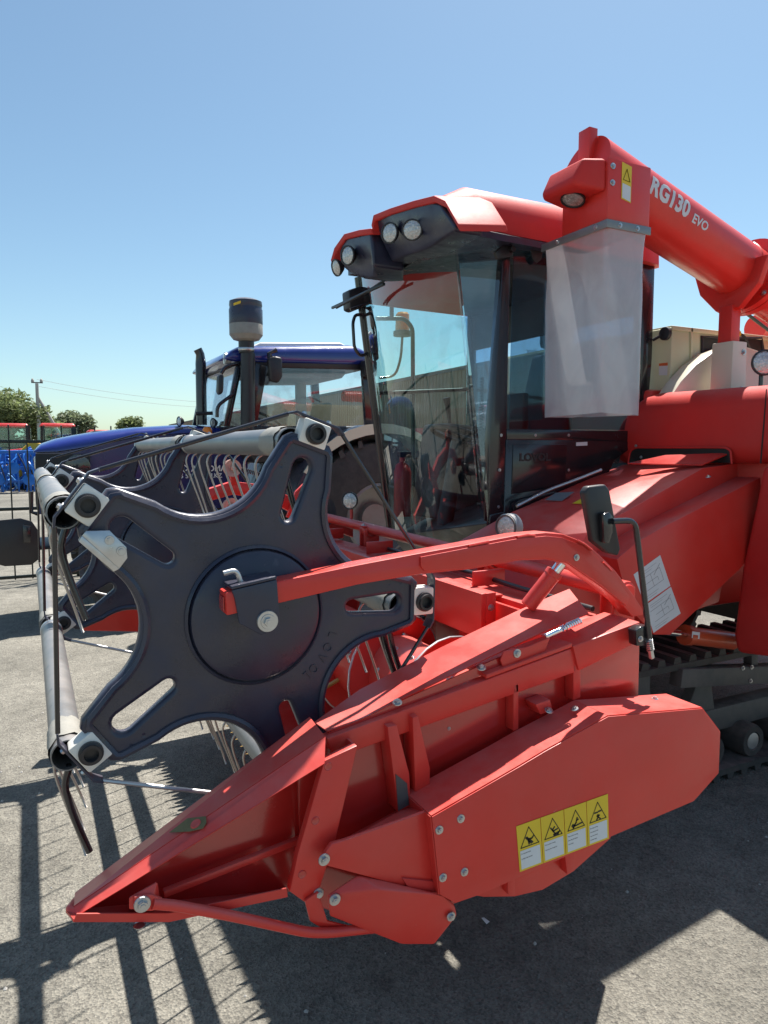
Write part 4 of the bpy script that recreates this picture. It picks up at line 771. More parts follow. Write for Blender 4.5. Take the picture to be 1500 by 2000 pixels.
# rear wall, far door and interior
rwz = 1.95
bk = box('rear_window_frame', (xr - 0.03, YN + 0.05, Ab.z), (xr, YFAR, rwz - 0.35), 'black_plastic', H, 0.004); box('rear_window_frame', (xr - 0.03, YN + 0.05, zr - 0.28), (xr, YFAR, zr - 0.04), 'grey_dark', bk, 0.004)
box('mullion', (xr - 0.03, YN + 0.62, rwz - 0.35), (xr, YN + 0.72, zr - 0.28), 'black_plastic', bk, 0.004); pane('rear_glass', [V((xr - 0.015, YN + 0.05, rwz - .35)), V((xr - 0.015, YFAR, rwz - .35)), V((xr - 0.015, YFAR, zr - 0.28)), V((xr - 0.015, YN + 0.05, zr - .28))], 'glass_clear', bk)
tube('rear_pillar', [V((xr - 0.02, YFAR, Ab.z)), V((xr - 0.02, YFAR, zr))], 0.035, 'black_paint', H, seg=8)
fdg = pane('far_door_glass', [Ft + V((.03, 0, -.02)), V((xr - .05, YFAR, zr - .05)), V((xr - .05, YFAR, Ab.z + .02)), Fb + V((.03, 0, 0.02))], 'glass', H)
tube('far_door_rail', [V((Ft.x + 0.1, YFAR - .01, 2.06)), V((xr - 0.03, YFAR - .01, 2.12))], 0.014, 'black_plastic', fdg)
me = text_mesh('Safety door', 0.055, 0.0005); me.name = 'door_text'; o = Y(1118, 696, YFAR - 0.012)
me.transform(Matrix(((-1, 0, 0, Y(1078, 696, YFAR - .012).x), (0, 0, -1, YFAR - 0.012), (0, 1, 0, o.z), (0, 0, 0, 1)))); link('door_text', me, 'ink', fdg)
hx, hy = Y(806, 800, YFAR + 0.14).x, YFAR + 0.14
hr = tube('far_handrail', [Y(735, 622, hy), Y(790, 622, hy), Y(806, 640, hy), Y(808, 1010, hy)], 0.016, 'black_paint', H, 0.06, seg=10)
tube('handrail_brace', [Y(765, 560, hy), Y(765, 622, hy)], 0.016, 'black_paint', hr); tube('gas_strut', [Y(766, 574, hy), Y(800, 576, hy), Y(858, 580, hy)], [0.006, 0.012, 0.012], 'black_paint', hr)
bs = Y(786, 655, hy + 0.25); beac = tube('beacon_stem', [bs, Y(783, 700, hy + .25), Y(772, 735, hy + .25), Y(742, 738, hy + .25)], 0.010, 'black_paint', H, 0.08)
lathe('beacon_base', bs, (0, 0, 1), [(0, -0.01), (0.07, -0.005), (0.07, 0.03), (0.055, 0.035), (0, 0.035)], 'black_plastic', beac, 24); lathe('beacon_lens', bs + V((0, 0, 0.035)), (0, 0, 1), [(0.055, 0), (0.052, 0.12), (0.04, 0.135), (0, 0.14)], 'orange', beac, 24)
seat = box('seat_cushion', (2.60, 3.35, 1.62), (3.02, 3.85, 1.76), 'seat_cloth', H, 0.05); hull('seat_backrest', [V((2.92, 3.36, 1.74)), V((2.92, 3.84, 1.74)), V((3.04, 3.38, 2.30)), V((3.04, 3.82, 2.30)), V((3.06, 3.36, 1.74)), V((3.06, 3.84, 1.74)), V((3.10, 3.38, 2.30)), V((3.10, 3.82, 2.30))], 'seat_cloth', seat, 0.05); box('seat_base', (2.7, 3.42, 1.22), (2.98, 3.78, 1.62), 'black_plastic', seat, 0.02)
box('headrest', (3.03, 3.46, 2.33), (3.11, 3.74, 2.52), 'seat_cloth', seat, 0.035)
con = hull('side_console', [V((2.35, 3.92, 1.22)), V((3.0, 3.92, 1.22)), V((3.0, 4.25, 1.22)), V((2.35, 4.25, 1.22)), V((2.45, 3.92, 1.85)), V((3.0, 3.92, 1.80)), V((3.0, 4.25, 1.80)), V((2.45, 4.25, 1.85))], 'grey_dark', H, 0.03)
tube('joystick', [V((2.55, 4.05, 1.85)), V((2.53, 4.05, 1.97)), V((2.52, 4.05, 2.02))], [0.012, 0.018, 0.028], 'black_plastic', con)
stc = tube('steering_column', [V((2.22, 3.58, 1.22)), V((2.32, 3.58, 1.72))], 0.05, 'black_plastic', H, seg=12)
bm = bmesh.new(); cc = V((2.34, 3.58, 1.75)); x_, y_, z_ = frame((0.35, 0, 1)); sweep_bm(bm, [cc + (x_ * cos(t) + y_ * sin(t)) * 0.19 for t in [2 * pi * i / 28 for i in range(28)]], 0.015, 8, True); done('steering_wheel', bm, 'black_plastic', stc); 
for t in (0.3, 2.4, 4.5): tube('wheel_spoke', [cc, cc + (x_ * cos(t) + y_ * sin(t)) * 0.19], 0.011, 'black_plastic', stc)
ext = lathe('fire_extinguisher', (2.28, 4.22, 1.22), (0, 0, 1), [(0, 0), (0.06, 0), (0.06, 0.30), (0.045, 0.35), (0.02, 0.37), (0.02, 0.40), (0, 0.40)], 'tractor_red', H, 20); box('valve_head', (2.25, 4.20, 1.62), (2.34, 4.24, 1.66), 'ink', ext, 0.004)
mon = box('monitor', (2.38, 3.05, 1.78), (2.42, 3.28, 1.98), 'black_plastic', H, 0.01); tube('monitor_arm', [V((2.42, 3.16, 1.85)), V((2.5, 3.16, 1.6)), V((2.5, 3.16, 1.22))], 0.014, 'black_plastic', mon)
cx0 = Y(921, 735, YN + .3); tube('coiled_cord', [V((cx0.x + 0.08 + 0.012 * cos(i * 1.57), YN + 0.32 + 0.012 * sin(i * 1.57), cx0.z - 0.45 * i / 120)) for i in range(121)], 0.003, 'ink', mon, seg=5)
# far mirror set on the front corner
YM = YFAR + 0.02
mi = py('mirror', [(714, 600), (726, 597), (736, 640), (741, 700), (734, 706), (722, 660)], YM - 0.10, 0.03, 'black_plastic', H, 0.008, 3)
py('mirror_housing', [(681, 566), (700, 560), (728, 560), (728, 592), (694, 606), (684, 602)], YM - 0.06, 0.12, 'black_plastic', mi, 0.012); tube('mirror_loop', [Y(714, 616, YM - .1), Y(694, 614, YM - .1), Y(689, 630, YM - .1), Y(692, 680, YM - .1), Y(704, 696, YM - .1), Y(718, 690, YM - .1)], 0.011, 'black_paint', mi, 0.03); tube('mirror_bracket', [Y(684, 604, YM - .11), Y(728, 590, YM - .11), Y(726, 560, YM - .11)], 0.009, 'black_paint', mi)

# ---- unloading auger with hooded outlet and clear plastic chute
T0, T1 = V((1.975, 2.17, 2.765)), V((3.02, 2.215, 2.475)); TD = (T1 - T0).normalized(); TR = 0.122
ut = lathe('unloading_auger', T0, TD, [(0, 0), (TR, 0), (TR, (T1 - T0).length), (0, (T1 - T0).length)], 'red', H, 48)
box('lifting_lug', T0 + V((-0.012, -0.03, 0.02)), T0 + V((0.03, 0.03, TR + 0.018)), 'red', ut, 0.002)
# outlet box below the end of the tube
zc = T0.z; xa, xb = T0.x - 0.004, T0.x + 0.215; ya, yb = T0.y - 0.128, T0.y + 0.21
zb0 = Y(1203, 437, ya).z
ob = box('outlet_box', (xa, ya, zb0 - 0.005), (xb, T0.y + 0.125, zc - 0.005), 'red', ut, 0.006)
q_ = [V((xa - 0.002, T0.y - 0.128, zc)), ]
hd = hull('lamp_hood', [V((xa, T0.y - 0.118, zc - 0.005)), V((xa, T0.y + 0.118, zc - 0.005)), V((xa - 0.09, T0.y - 0.09, zc - 0.01)), V((xa - 0.09, T0.y + 0.10, zc - 0.01)), V((xa - 0.13, T0.y - 0.085, zc - 0.09)), V((xa - 0.13, T0.y + 0.10, zc - 0.09)), V((xa - 0.12, T0.y - 0.085, zc - 0.115)), V((xa - 0.12, T0.y + 0.10, zc - 0.115)), V((xa, T0.y - 0.12, zc - 0.125)), V((xa, T0.y + 0.12, zc - 0.125))], 'red_plastic', ut, 0.02, 4)
worklight('outlet_lamp', V((xa - 0.055, T0.y + 0.0, zc - 0.128)), (-0.35, -0.15, -1), 0.045, hd)
for z in (-0.035, -0.095): bolt(V((xa + 0.02, T0.y - 0.129, zc + z)), NEAR, 0.012, ob)
decal_c = [(xa + 0.065, zc - 0.012), (xa + 0.115, zc - 0.022), (xa + 0.115, zc - 0.155), (xa + 0.065, zc - 0.145)]
dz = prism('warning_decal', [V((x, ya - 0.0012, z)) for x, z in decal_c], NEAR * 0.0004, 'yellow', ob, 0)
prism('text_panel', [V((x, ya - 0.0022, z)) for x, z in [(xa + 0.069, zc - 0.088), (xa + 0.111, zc - 0.096), (xa + 0.111, zc - 0.151), (xa + 0.069, zc - 0.141)]], NEAR * 0.0003, 'sticker_white', dz, 0)
for a, b in (((.073, -.075), (.090, -.035)), ((.090, -.035), (.107, -.080)), ((.107, -.080), (.073, -.075))): beam('warning_triangle', V((xa + a[0], ya - .0024, zc + a[1])), V((xa + b[0], ya - .0024, zc + b[1])), 0.0004, 0.003, 'ink', dz, up=(0, -1, 0), bevel=0)
# aluminium clamp strip and hanging clear chute
cx1, cy1 = xb + 0.0, yb
zs = zb0
for nm, a, b in (('clamp_strip', (xa - 0.006, ya - 0.006, zs - 0.020), (xa - 0.002, T0.y + 0.245, zs + 0.010)), ('clamp_strip', (xa - 0.002, ya - 0.006, zs - 0.020), (xb + 0.002, ya - 0.002, zs + 0.010))): box(nm, a, b, 'alu_paint', ut, 0.001)
for f in (0.15, 0.75): bolt(V((xa - 0.006, ya + 0.36 * f, zs - 0.005)), (-1, 0, 0), 0.010, ut)
for f in (0.3, 0.75): bolt(V((xa + 0.2 * f, ya - 0.006, zs - 0.005)), NEAR, 0.010, ut)
bm = bmesh.new(); zb = Y(1210, 808, ya).z; ring = []; NS = 64; lay = 16
cxm, cym, hxw, hyw = (xa + xb) / 2, (ya + T0.y + 0.24) / 2, (xb - xa) / 2, (T0.y + 0.24 - ya) / 2
for j in range(lay + 1):
    t = j / lay; z = zs - 0.004 + (zb - zs + 0.004) * t; n_ = 2 / (11 - 2.5 * min(1, t * 2)); row = []
    sw_ = 1 - 0.030 * sin(pi * min(1, t * 3)) - 0.020 * t
    for i in range(NS):
        a_ = 2 * pi * i / NS; cx_, sy_ = cos(a_), sin(a_)
        wob = 0.0012 * sin(3 * a_ + 4 * t)
        row.append(bm.verts.new((cxm + (hxw * sw_ + wob) * (abs(cx_) ** n_) * (1 if cx_ > 0 else -1), cym + (hyw * sw_ + wob) * (abs(sy_) ** n_) * (1 if sy_ > 0 else -1), z + (0.004 * sin(2 * a_) if j == lay else 0))))
    ring.append(row)
for A, B in zip(ring, ring[1:]):
    for i in range(NS): bm.faces.new((A[i], B[i], B[(i + 1) % NS], A[(i + 1) % NS]))
done('clear_chute', bm, 'chute_plastic', ut, ang=180)
# model lettering wrapped on the tube
def wrap_text(s, size, along, ang0, m, stretch=1.0, shear=0.25, bold=0.0):
    me = text_mesh(s, size, 0.0, 'LEFT', shear, bold); x0, y0, z0 = TD, None, None
    side = V((0, -1, 0)); side = (side - TD * side.dot(TD)).normalized(); upv = side.cross(TD); upv = upv if upv.z > 0 else -upv
    bm = bmesh.new(); bm.from_mesh(me)
    for _ in range(2):
        es = [e for e in bm.edges if abs(e.verts[0].co.y - e.verts[1].co.y) > size * 0.12]
        bmesh.ops.subdivide_edges(bm, edges=es, cuts=1); bmesh.ops.triangulate(bm, faces=bm.faces)
    for v in bm.verts:
        t = ang0 + v.co.y / TR; v.co = T0 + TD * (along + v.co.x * stretch) + (side * cos(t) + upv * sin(t)) * (TR + 0.0012)
    bm.to_mesh(me); bm.free(); me.name = 'model_lettering'; link('model_lettering', me, m, ut)
wrap_text('RG130', 0.098, 0.232, -0.20, 'letters', 0.86, 0.12, 0.004); wrap_text('EVO', 0.052, 0.50, -0.22, 'letters', 1.0, 0.12, 0.0015)
lathe('weld_ring', T1 - TD * 0.10, TD, [(TR, 0), (TR + 0.004, 0.004), (TR, 0.008)], 'red', ut, 48)
# saddle, hinge flange and second tube section
sd_ = prism('saddle', [V((2.86 + dx, 2.215 - 0.17 + 0, 0)) * 0 + V((2.88 + dx, T1.y + dy, 2.515 + dz)) for dx, dy, dz in [(0, -0.19, 0.0), (0, -0.15, -0.11), (0, -0.06, -0.20), (0, 0.06, -0.20), (0, 0.15, -0.11), (0, 0.19, 0.0), (0, 0.13, 0.0), (0, 0.10, -0.08), (0, 0, -0.128), (0, -0.10, -0.08), (0, -0.13, 0.0)]], (0.03, 0, -0.008), 'red', H, 0.003)
box('saddle_post', (2.87, T1.y - 0.035, 2.10), (2.93, T1.y + 0.035, 2.33), 'red', sd_, 0.004)
fg1 = lathe('hinge_flange', T1, TD, [(TR, -0.02), (TR + 0.05, -0.02), (TR + 0.05, 0.01), (TR, 0.01)], 'red', H, 40); lathe('hinge_flange', T1 + TD * 0.035, TD, [(TR, -0.02), (TR + 0.05, -0.02), (TR + 0.05, 0.01), (TR, 0.01)], 'red', fg1, 40)
for i in range(8): t = i * pi / 4; x_, y_, z_ = frame(TD); bolt(T1 - TD * 0.0205 + (x_ * cos(t) + y_ * sin(t)) * (TR + 0.028), -TD, 0.014, fg1)
evt = lathe('elevator_tube', T1 + TD * 0.04, TD, [(0, 0), (TR, 0), (TR, 0.9), (0, 0.9)], 'red', H, 40)
# the whole spout is set at its own size and distance
SPK = 1.12; SPM = Matrix.Translation(V((2.212, 2.43, 2.895))) @ Matrix.Scale(SPK, 4) @ Matrix.Translation(-T0)
def resize(o):
    if o.type == 'MESH':
        if o.data.users > 1: o.matrix_basis = SPM @ o.matrix_basis
        else: o.data.transform(SPM)
    for c in list(o.children): resize(c)
for o in (ut, sd_, fg1, evt): resize(o)
# cream post bracket, belt guard and grain tank
ybk = 2.43 + (T1.y - T0.y) * 1.12 - 0.067
pbk = prism('post_bracket', [V((x, ybk, z)) for x, z in ((3.197, 2.223), (3.304, 2.223), (3.310, 1.80), (3.192, 1.80))], (0, 0.125, 0), 'cream_light', H, 0.006)
for z in (2.17, 1.985): bolt((3.276, ybk - 0.001, z), NEAR, 0.016, pbk)
gd = prism('belt_guard', [Y(u, v, 2.60) for u, v in [(1300, 790), (1330, 745), (1360, 712), (1392, 688), (1425, 676), (1455, 676), (1480, 684), (1510, 705), (1640, 715), (1640, 790)]], (0, 0.10, 0), 'cream_light', H, 0.008)
YT = 2.72; zt_ = Y(1313, 638, YT).z; xt = Y(1313, 638, YT).x
tk = box('grain_tank', (xt, YT, 1.6), (5.4, 4.35, zt_), 'cream', H, 0.012)
box('tank_lid', (xt + 0.02, YT + 0.02, zt_), (5.4, 4.3, zt_ + 0.012), 'cream', tk, 0.004); box('tank_lip', (xt - 0.008, YT - 0.010, zt_ - 0.02), (5.4, YT, zt_ + 0.004), 'cream', tk, 0.003)
py('tank_window', [(1371, 657), (1405, 660), (1487, 660), (1492, 690), (1492, 740), (1371, 740)], YT - 0.004, 0.003, 'ink', tk, 0)
tube('window_seal', [Y(u, v, YT - 0.006) for u, v in [(1371, 740), (1371, 657), (1405, 660), (1487, 660), (1492, 690), (1492, 740)]], 0.008, 'black_plastic', tk)
py('tank_rib', [(1350, 640), (1354, 640), (1354, 780), (1350, 780)], YT - 0.01, 0.009, 'cream', tk, 0.002)
lab = sheet('orange_label', [X(1287, 710, xt - 0.002), X(1304, 708, xt - 0.002), X(1304, 714, xt - 0.002), X(1287, 715, xt - .002)], 0.0006, 'orange_decal', tk); sheet('white_label', [X(1287, 715, xt - 0.002), X(1304, 714, xt - 0.002), X(1303, 733, xt - 0.002), X(1287, 733, xt - .002)], 0.0006, 'sticker_white', lab)
pm = X(1302, 652, xt - 0.02); sn = lathe('level_sensor', pm, (-1, 0, 0), [(0, 0), (0.035, 0), (0.035, 0.02), (0.015, 0.025), (0, 0.025)], 'black_plastic', tk, 18); tube('sensor_lead', [pm, X(1290, 656, xt - .04), X(1276, 664, xt - 0.04)], 0.008, 'black_plastic', sn)
tube('cable', [Y(1438, 650, YT - .03), Y(1452, 655, YT - .05), Y(1460, 668, YT - .05), Y(1466, 690, YT - .03)], 0.008, 'ink', tk, 0.03); box('connector', Y(1436, 654, YT - .05), Y(1442, 648, YT - .03), 'yellow', tk, 0.002)
pw = Y(1494, 708, 2.16); wl3 = worklight('tank_lamp', pw, (-0.55, -0.85, 0.05), 0.058, H); tube('lamp_stalk', [pw + V((0.02, 0.03, -0.05)), pw + V((0.02, 0.03, -0.2))], 0.01, 'black_paint', wl3)
# tubular frame and chain behind the tank
hf = tube('rear_frame', [Y(1425, 608, 3.2), Y(1500, 598, 3.2), Y(1600, 590, 3.2)], 0.02, 'red', H, seg=8); tube('frame_strut', [Y(1425, 610, 3.2), Y(1440, 650, 3.2)], 0.02, 'red', hf); tube('drive_chain', [Y(1455, 610, 3.1), Y(1505, 648, 3.1)], 0.011, 'ink', hf); lathe('rear_tube', Y(1475, 640, 3.4), (1, 0, 0.0), [(0, 0), (0.09, 0.0), (0.09, 1.2), (0, 1.2)], 'red', H, 24)

# ================================================================== BLUE TRACTOR behind the reel
T = thing('blue_tractor', (2.2, 7.9, 0), 'large dark blue tractor with black canister air intake and exhaust stack behind the reel', 'tractor')
TY = 7.9
def loft(name, secs, m, parent, seg=10, cap=True):   # sections: x, half width, z bottom, z shoulder, z top
    bm = bmesh.new(); rings = []
    for x, hw, zb, zs, zt in secs:
        r = [bm.verts.new((x, TY - hw, zb))]
        for i in range(seg + 1): t = pi - pi * i / seg; r.append(bm.verts.new((x, TY + hw * (abs(cos(t)) ** 0.55) * (1 if cos(t) > 0 else -1), zs + (zt - zs) * sin(t) ** 0.8)))
        r.append(bm.verts.new((x, TY + hw, zb))); rings.append(r)
    for A, B in zip(rings, rings[1:]):
        for i in range(len(A) - 1): bm.faces.new((A[i], B[i], B[i + 1], A[i + 1]))
    if cap: bm.faces.new(rings[0]); bm.faces.new(rings[-1][::-1])
    return done(name, bm, m, parent, ang=50)
yn = TY - 0.47
def hz(u, v): return Y(u, v, yn).z
def hxx(u, v): return Y(u, v, yn).x
xs = [hxx(u, 870) for u in (66, 80, 110, 150, 187, 267, 353, 420, 480)]
tops = [hz(66, 880), hz(80, 866), hz(110, 856), hz(150, 848), hz(187, 842), hz(267, 833), hz(353, 828), hz(420, 830), hz(480, 833)]
sh = [hz(66, 884), hz(80, 883), hz(110, 882), hz(150, 876), hz(187, 869), hz(267, 853), hz(353, 846), hz(420, 845), hz(480, 846)]
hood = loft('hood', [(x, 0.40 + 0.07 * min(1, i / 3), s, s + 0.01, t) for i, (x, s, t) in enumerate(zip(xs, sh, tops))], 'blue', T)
hs = loft('hood_side', [(x + 0.02, 0.39 + 0.07 * min(1, i / 3), 1.05, s - 0.004, s - 0.002) for i, (x, s) in enumerate(zip(xs, sh))], 'blue_shaded', T)
loft('hood_grille', [(xs[3] + .1, 0.16, tops[3] + 0.0, tops[3] + 0.002, tops[3] + 0.004), (xs[4], 0.2, tops[4] - .004, tops[4] + 0.004, tops[4] + 0.008), (xs[4] + 0.25, 0.22, tops[4] + 0.0, tops[4] + 0.02, tops[4] + 0.024)], 'grey_dark', hood)
nose = py('nose_grille', [(69, 886), (120, 886), (176, 888), (176, 940), (160, 962), (70, 955)], yn - 0.015, 0.02, 'ink', hs, 0.004)
lathe('headlamp', Y(152, 912, yn - 0.016), NEAR, [(0.12, 0), (0.115, 0.006), (0.05, 0.012), (0, 0.014)], 'glass_clear', hs, 24)
box('headlamp_bar', (xs[0] - 0.0, TY - 0.36, 1.48), (xs[0] + 0.03, TY + 0.36, 1.60), 'lens', hs, 0.01)
box('front_grille', (xs[0] - 0.0, TY - 0.36, 1.10), (xs[0] + 0.02, TY + 0.36, 1.46), 'ink', hs, 0.01)
py('hood_flash', [(232, 920), (248, 898), (244, 915), (236, 938)], yn - 0.013, 0.004, 'white', hs, 0)
text('side_lettering', '\u25c7 AGROMASH', 0.085, Y(352, 921, yn - 0.006), (1, 0, 0), (0, 0, 1), 'white', hs, 0.001, bold=0.002); text('side_lettering', '5 53    AMH.KZ', 0.066, Y(352, 934, yn - 0.006), (1, 0, 0), (0, 0, 1), 'white', hs, 0.001, bold=0.001)
box('chassis', (0.2, TY - 0.3, 0.65), (4.2, TY + 0.3, 1.06), 'grey_dark', T, 0.03)
# front ballast and hitch
wq0 = Y(0, 1022, 7.2); fwt = hull('front_weight', [Y(u, v, y) for u, v in [(-20, 1018), (40, 1012), (62, 1018), (74, 1035), (76, 1092), (62, 1103), (10, 1106), (-20, 1098)] for y in (7.15, 7.6)], 'black_plastic', T, 0.008, 2)
box('weight_carrier', Y(70, 1075, 7.4), V((0.6, 8.2, 0.75)), 'black_plastic', fwt, 0.02); py('weight_latch', [(44, 1025), (60, 1028), (60, 1060), (46, 1060)], 7.135, 0.014, 'black_paint', fwt, 0.004)
tube('weight_handle', [Y(61, 960, 7.3), Y(61, 1000, 7.3), Y(75, 1004, 7.3)], 0.02, 'black_paint', fwt)
# wheels
def wheel(x, y, r, wdt, parent, rim):
    z = r; tw = lathe('wheel', (x, y + wdt / 2, z), NEAR, [(r * 0.46, 0), (r * 0.80, -0.0), (r * 0.93, 0.04), (r * 0.95, wdt / 2), (r * 0.93, wdt - 0.04), (r * 0.80, wdt), (r * 0.47, wdt), (r * 0.45, wdt - 0.03), (r * 0.45, 0.03)], 'rubber', parent, 48, closed=True)
    lathe('rim', (x, y + wdt / 2 - 0.04, z), NEAR, [(r * 0.455, 0), (r * 0.455, wdt - 0.07), (r * 0.42, wdt - 0.06), (r * 0.38, wdt * 0.55), (r * 0.2, wdt * 0.45), (r * 0.18, wdt * 0.6), (0, wdt * 0.6)], rim, tw, 36)
    lm = None; k = 22
    for i in range(k):
        for s in (-1, 1):
            t = 2 * pi * (i + (0.5 if s > 0 else 0)) / k; M = Matrix.Translation((x, y, z)) @ Matrix.Rotation(t, 4, 'Y')
            key = 'p' if s > 0 else 'm'
            pts = [(r * 0.92, 0.0, -0.03), (r * 0.92, 0, 0.03), (r * 0.90, s * wdt * 0.49, 0.10), (r * 0.90, s * wdt * 0.49, 0.16), (r, 0.0, -0.02), (r, 0, 0.02), (r * 0.985, s * wdt * 0.47, 0.11), (r * 0.985, s * wdt * 0.47, 0.15)]
            if (r, key) not in LUGS: o = hull('tread_lug', pts, 'rubber', None, 0); LUGS[(r, key)] = o.data; o.matrix_basis = M; o.parent = tw; o.matrix_parent_inverse = wm(tw).inverted()
            else: link('tread_lug', LUGS[(r, key)], None, tw, M)
    return tw
LUGS = {}
xw = Y(735, 1010, 7.0).x; wheel(xw, 7.12, 0.90, 0.5, T, 'alu_paint'); wheel(xw, 8.68, 0.90, 0.5, T, 'alu_paint')
xf = xs[2] + 0.75; wheel(xf, 7.16, 0.62, 0.40, T, 'cream_light'); wheel(xf, 8.64, 0.62, 0.40, T, 'cream_light')
def fender(y0, y1):
    bm = bmesh.new(); n = 16; rows = []
    for i in range(n + 1):
        t = radians(175 - 150 * i / n); rows.append([bm.verts.new((xw + cos(t) * r, yy, 0.92 + sin(t) * r * 0.98)) for yy, r in ((y0, 1.0), (y0, 1.05), (y1, 1.05), (y1, 1.0))])
    for A, B in zip(rows, rows[1:]):
        for k in range(4): bm.faces.new((A[k], B[k], B[(k + 1) % 4], A[(k + 1) % 4]))
    return done('fender', bm, 'navy_plastic', T)
f1 = fender(6.84, 7.42); fender(8.38, 8.96)
bm = bmesh.new(); rows = []
for i in range(11):
    t = radians(150 - 95 * i / 10); hwid = 0.02 + 0.06 * sin(pi * i / 10); rows.append([bm.verts.new((xw + cos(t) * r, 6.835 if k < 2 else 6.86, 0.92 + sin(t) * r * 0.98)) for k, r in enumerate((1.02 - hwid, 1.055, 1.055, 1.02 - hwid))])
for A, B in zip(rows, rows[1:]):
    for k in range(4): bm.faces.new((A[k], B[k], B[(k + 1) % 4], A[(k + 1) % 4]))
done('fender_trim', bm, 'cream_light', f1)
# cab
yt0, yt1 = 7.08, 8.72
def tp(u, v, far=False):
    p = Y(u, v, yt0); return V((p.x, yt1, p.z)) if far else p
roof_px = [(438, 700), (452, 684), (470, 674), (690, 672), (716, 684), (722, 706), (700, 712), (460, 706)]
trf = hull('cab_roof', [tp(u, v, f) + V((0, (-.06 if f else .06) * (v < 680), 0)) for u, v in roof_px for f in (False, True)], 'blue', T, 0.04, 4)
hull('roof_top', [tp(u, v, f) + V((0, -.2 if f else .2, 0)) for u, v in [(500, 674), (520, 663), (680, 664), (698, 674)] for f in (False, True)], 'white', trf, 0.02)
hull('roof_lining', [tp(u, v, f) + V((0, -.03 if f else .03, 0)) for u, v in [(470, 706), (715, 706), (715, 722), (480, 716)] for f in (False, True)], 'black_plastic', trf, 0.01)
for f in (False, True):
    s = V((0, -.04 if f else .04, 0))
    beam('cab_pillar', tp(512, 712, f) + s, tp(490, 832, f) + s, 0.06, 0.13, 'black_paint', T, up=(1, 0, 0)); beam('cab_pillar', tp(716, 706, f) + s, tp(724, 835, f) + s, 0.06, 0.10, 'black_paint', T, up=(1, 0, 0)); beam('cab_pillar', tp(470, 706, f) + s, tp(444, 832, f) + s, 0.05, 0.06, 'black_paint', T, up=(1, 0, 0))
    pane('door_glass', [tp(514, 712, f) + s, tp(714, 714, f) + s, tp(722, 832, f) + s, tp(494, 832, f) + s], 'glass_clear', T); pane('quarter_glass', [tp(472, 712, f) + s, tp(508, 712, f) + s, tp(486, 832, f) + s, tp(448, 832, f) + s], 'glass_clear', T)
pane('front_glass', [tp(470, 712), tp(470, 712, True), tp(446, 830, True), tp(446, 830)], 'glass_clear', T)
rw_ = beam('rear_mullion', tp(640, 712) + V((0, .85, 0)), tp(642, 835) + V((0, .85, 0)), 0.06, 0.12, 'headliner', T, up=(1, 0, 0))
cl = hull('cab_sill', [tp(u, v, f) for u, v in [(444, 832), (722, 832), (745, 850), (700, 900), (500, 905), (470, 870)] for f in (False, True)], 'black_plastic', T, 0.03)
sx = tp(640, 820).x; ts = box('seat', (sx - 0.2, 7.65, 1.75), (sx + 0.25, 8.15, 1.92), 'tractor_red', T, 0.05); hull('seat_back', [V((sx + a, y, z)) for a, z in ((0.12, 1.9), (0.28, 1.9), (0.22, 2.22), (0.32, 2.22)) for y in (7.68, 8.12)], 'seat_cloth', ts, 0.04)
tst = tube('steering_column', [tp(545, 850) + V((0, .8, 0)), tp(560, 815) + V((0, .8, 0))], 0.04, 'black_plastic', T); cc = tp(562, 812) + V((0, .8, 0)); x_, y_, z_ = frame((0.5, 0, 1)); bm = bmesh.new(); sweep_bm(bm, [cc + (x_ * cos(t) + y_ * sin(t)) * 0.2 for t in [2 * pi * i / 24 for i in range(24)]], 0.016, 7, True); done('steering_wheel', bm, 'black_plastic', tst)
hull('headliner_lamp', [tp(u, v) + V((0, dy, 0)) for u, v in [(560, 722), (700, 722), (690, 734), (570, 734)] for dy in (.3, 1.3)], 'headliner', T, 0.02)
# stacks
yi = 7.0; pI = Y(484, 840, yi); pJ = Y(484, 690, yi)
ai = cyl('air_intake_pipe', pI, pJ, 0.072, 'black_plastic', T, 24); zc_ = lambda v: Y(484, v, yi).z
for nm, prof, mm in (('pipe_joint', [(0.074, zc_(690)), (0.078, zc_(682)), (0.078, zc_(668)), (0.06, zc_(664)), (0.055, zc_(650))], 'black_plastic'), ('clamp_ring', [(0.079, zc_(686)), (0.082, zc_(685)), (0.082, zc_(681)), (0.079, zc_(680))], 'zinc'),
        ('dust_bowl', [(0.06, zc_(668)), (0.13, zc_(664)), (0.165, zc_(655)), (0.165, zc_(634)), (0.16, zc_(632))], 'wrap'), ('canister', [(0.12, zc_(640)), (0.160, zc_(638)), (0.166, zc_(634)), (0.166, zc_(606)), (0.160, zc_(604)), (0.160, zc_(600)), (0.164, zc_(598)), (0.160, zc_(590)), (0.10, zc_(585)), (0, zc_(584))], 'navy_plastic')):
    lathe(nm, V((pI.x, yi, 0)), (0, 0, 1), prof, mm, ai, 30)
prism('yellow_tag', [Y(456, 592, yi - .17), Y(470, 587, yi - .172), Y(470, 592, yi - .172), Y(456, 597, yi - .17)], NEAR * 0.001, 'yellow', ai, 0)
ye = 7.55; ex = tube('exhaust_stack', [Y(394, 830, ye), Y(392, 710, ye), Y(391, 692, ye), Y(386, 682, ye)], [0.055, 0.055, 0.045, 0.045], 'black_paint', T, seg=18); tube('stack_clamp', [Y(382, 808, ye - .05), Y(415, 807, ye - .05)], 0.02, 'black_plastic', ex)
ml = tube('mirror_arm', [tp(455, 770), tp(428, 790), tp(424, 800), tp(424, 815)], 0.018, 'black_paint', T, 0.1); py('mirror', [(427, 735), (432, 729), (438, 733), (437, 765), (431, 772), (426, 766)], 7.02, 0.10, 'black_plastic', ml, 0.02); tube('mirror_arm', [tp(470, 708), tp(440, 716), tp(432, 730)], 0.018, 'black_paint', ml, 0.1)
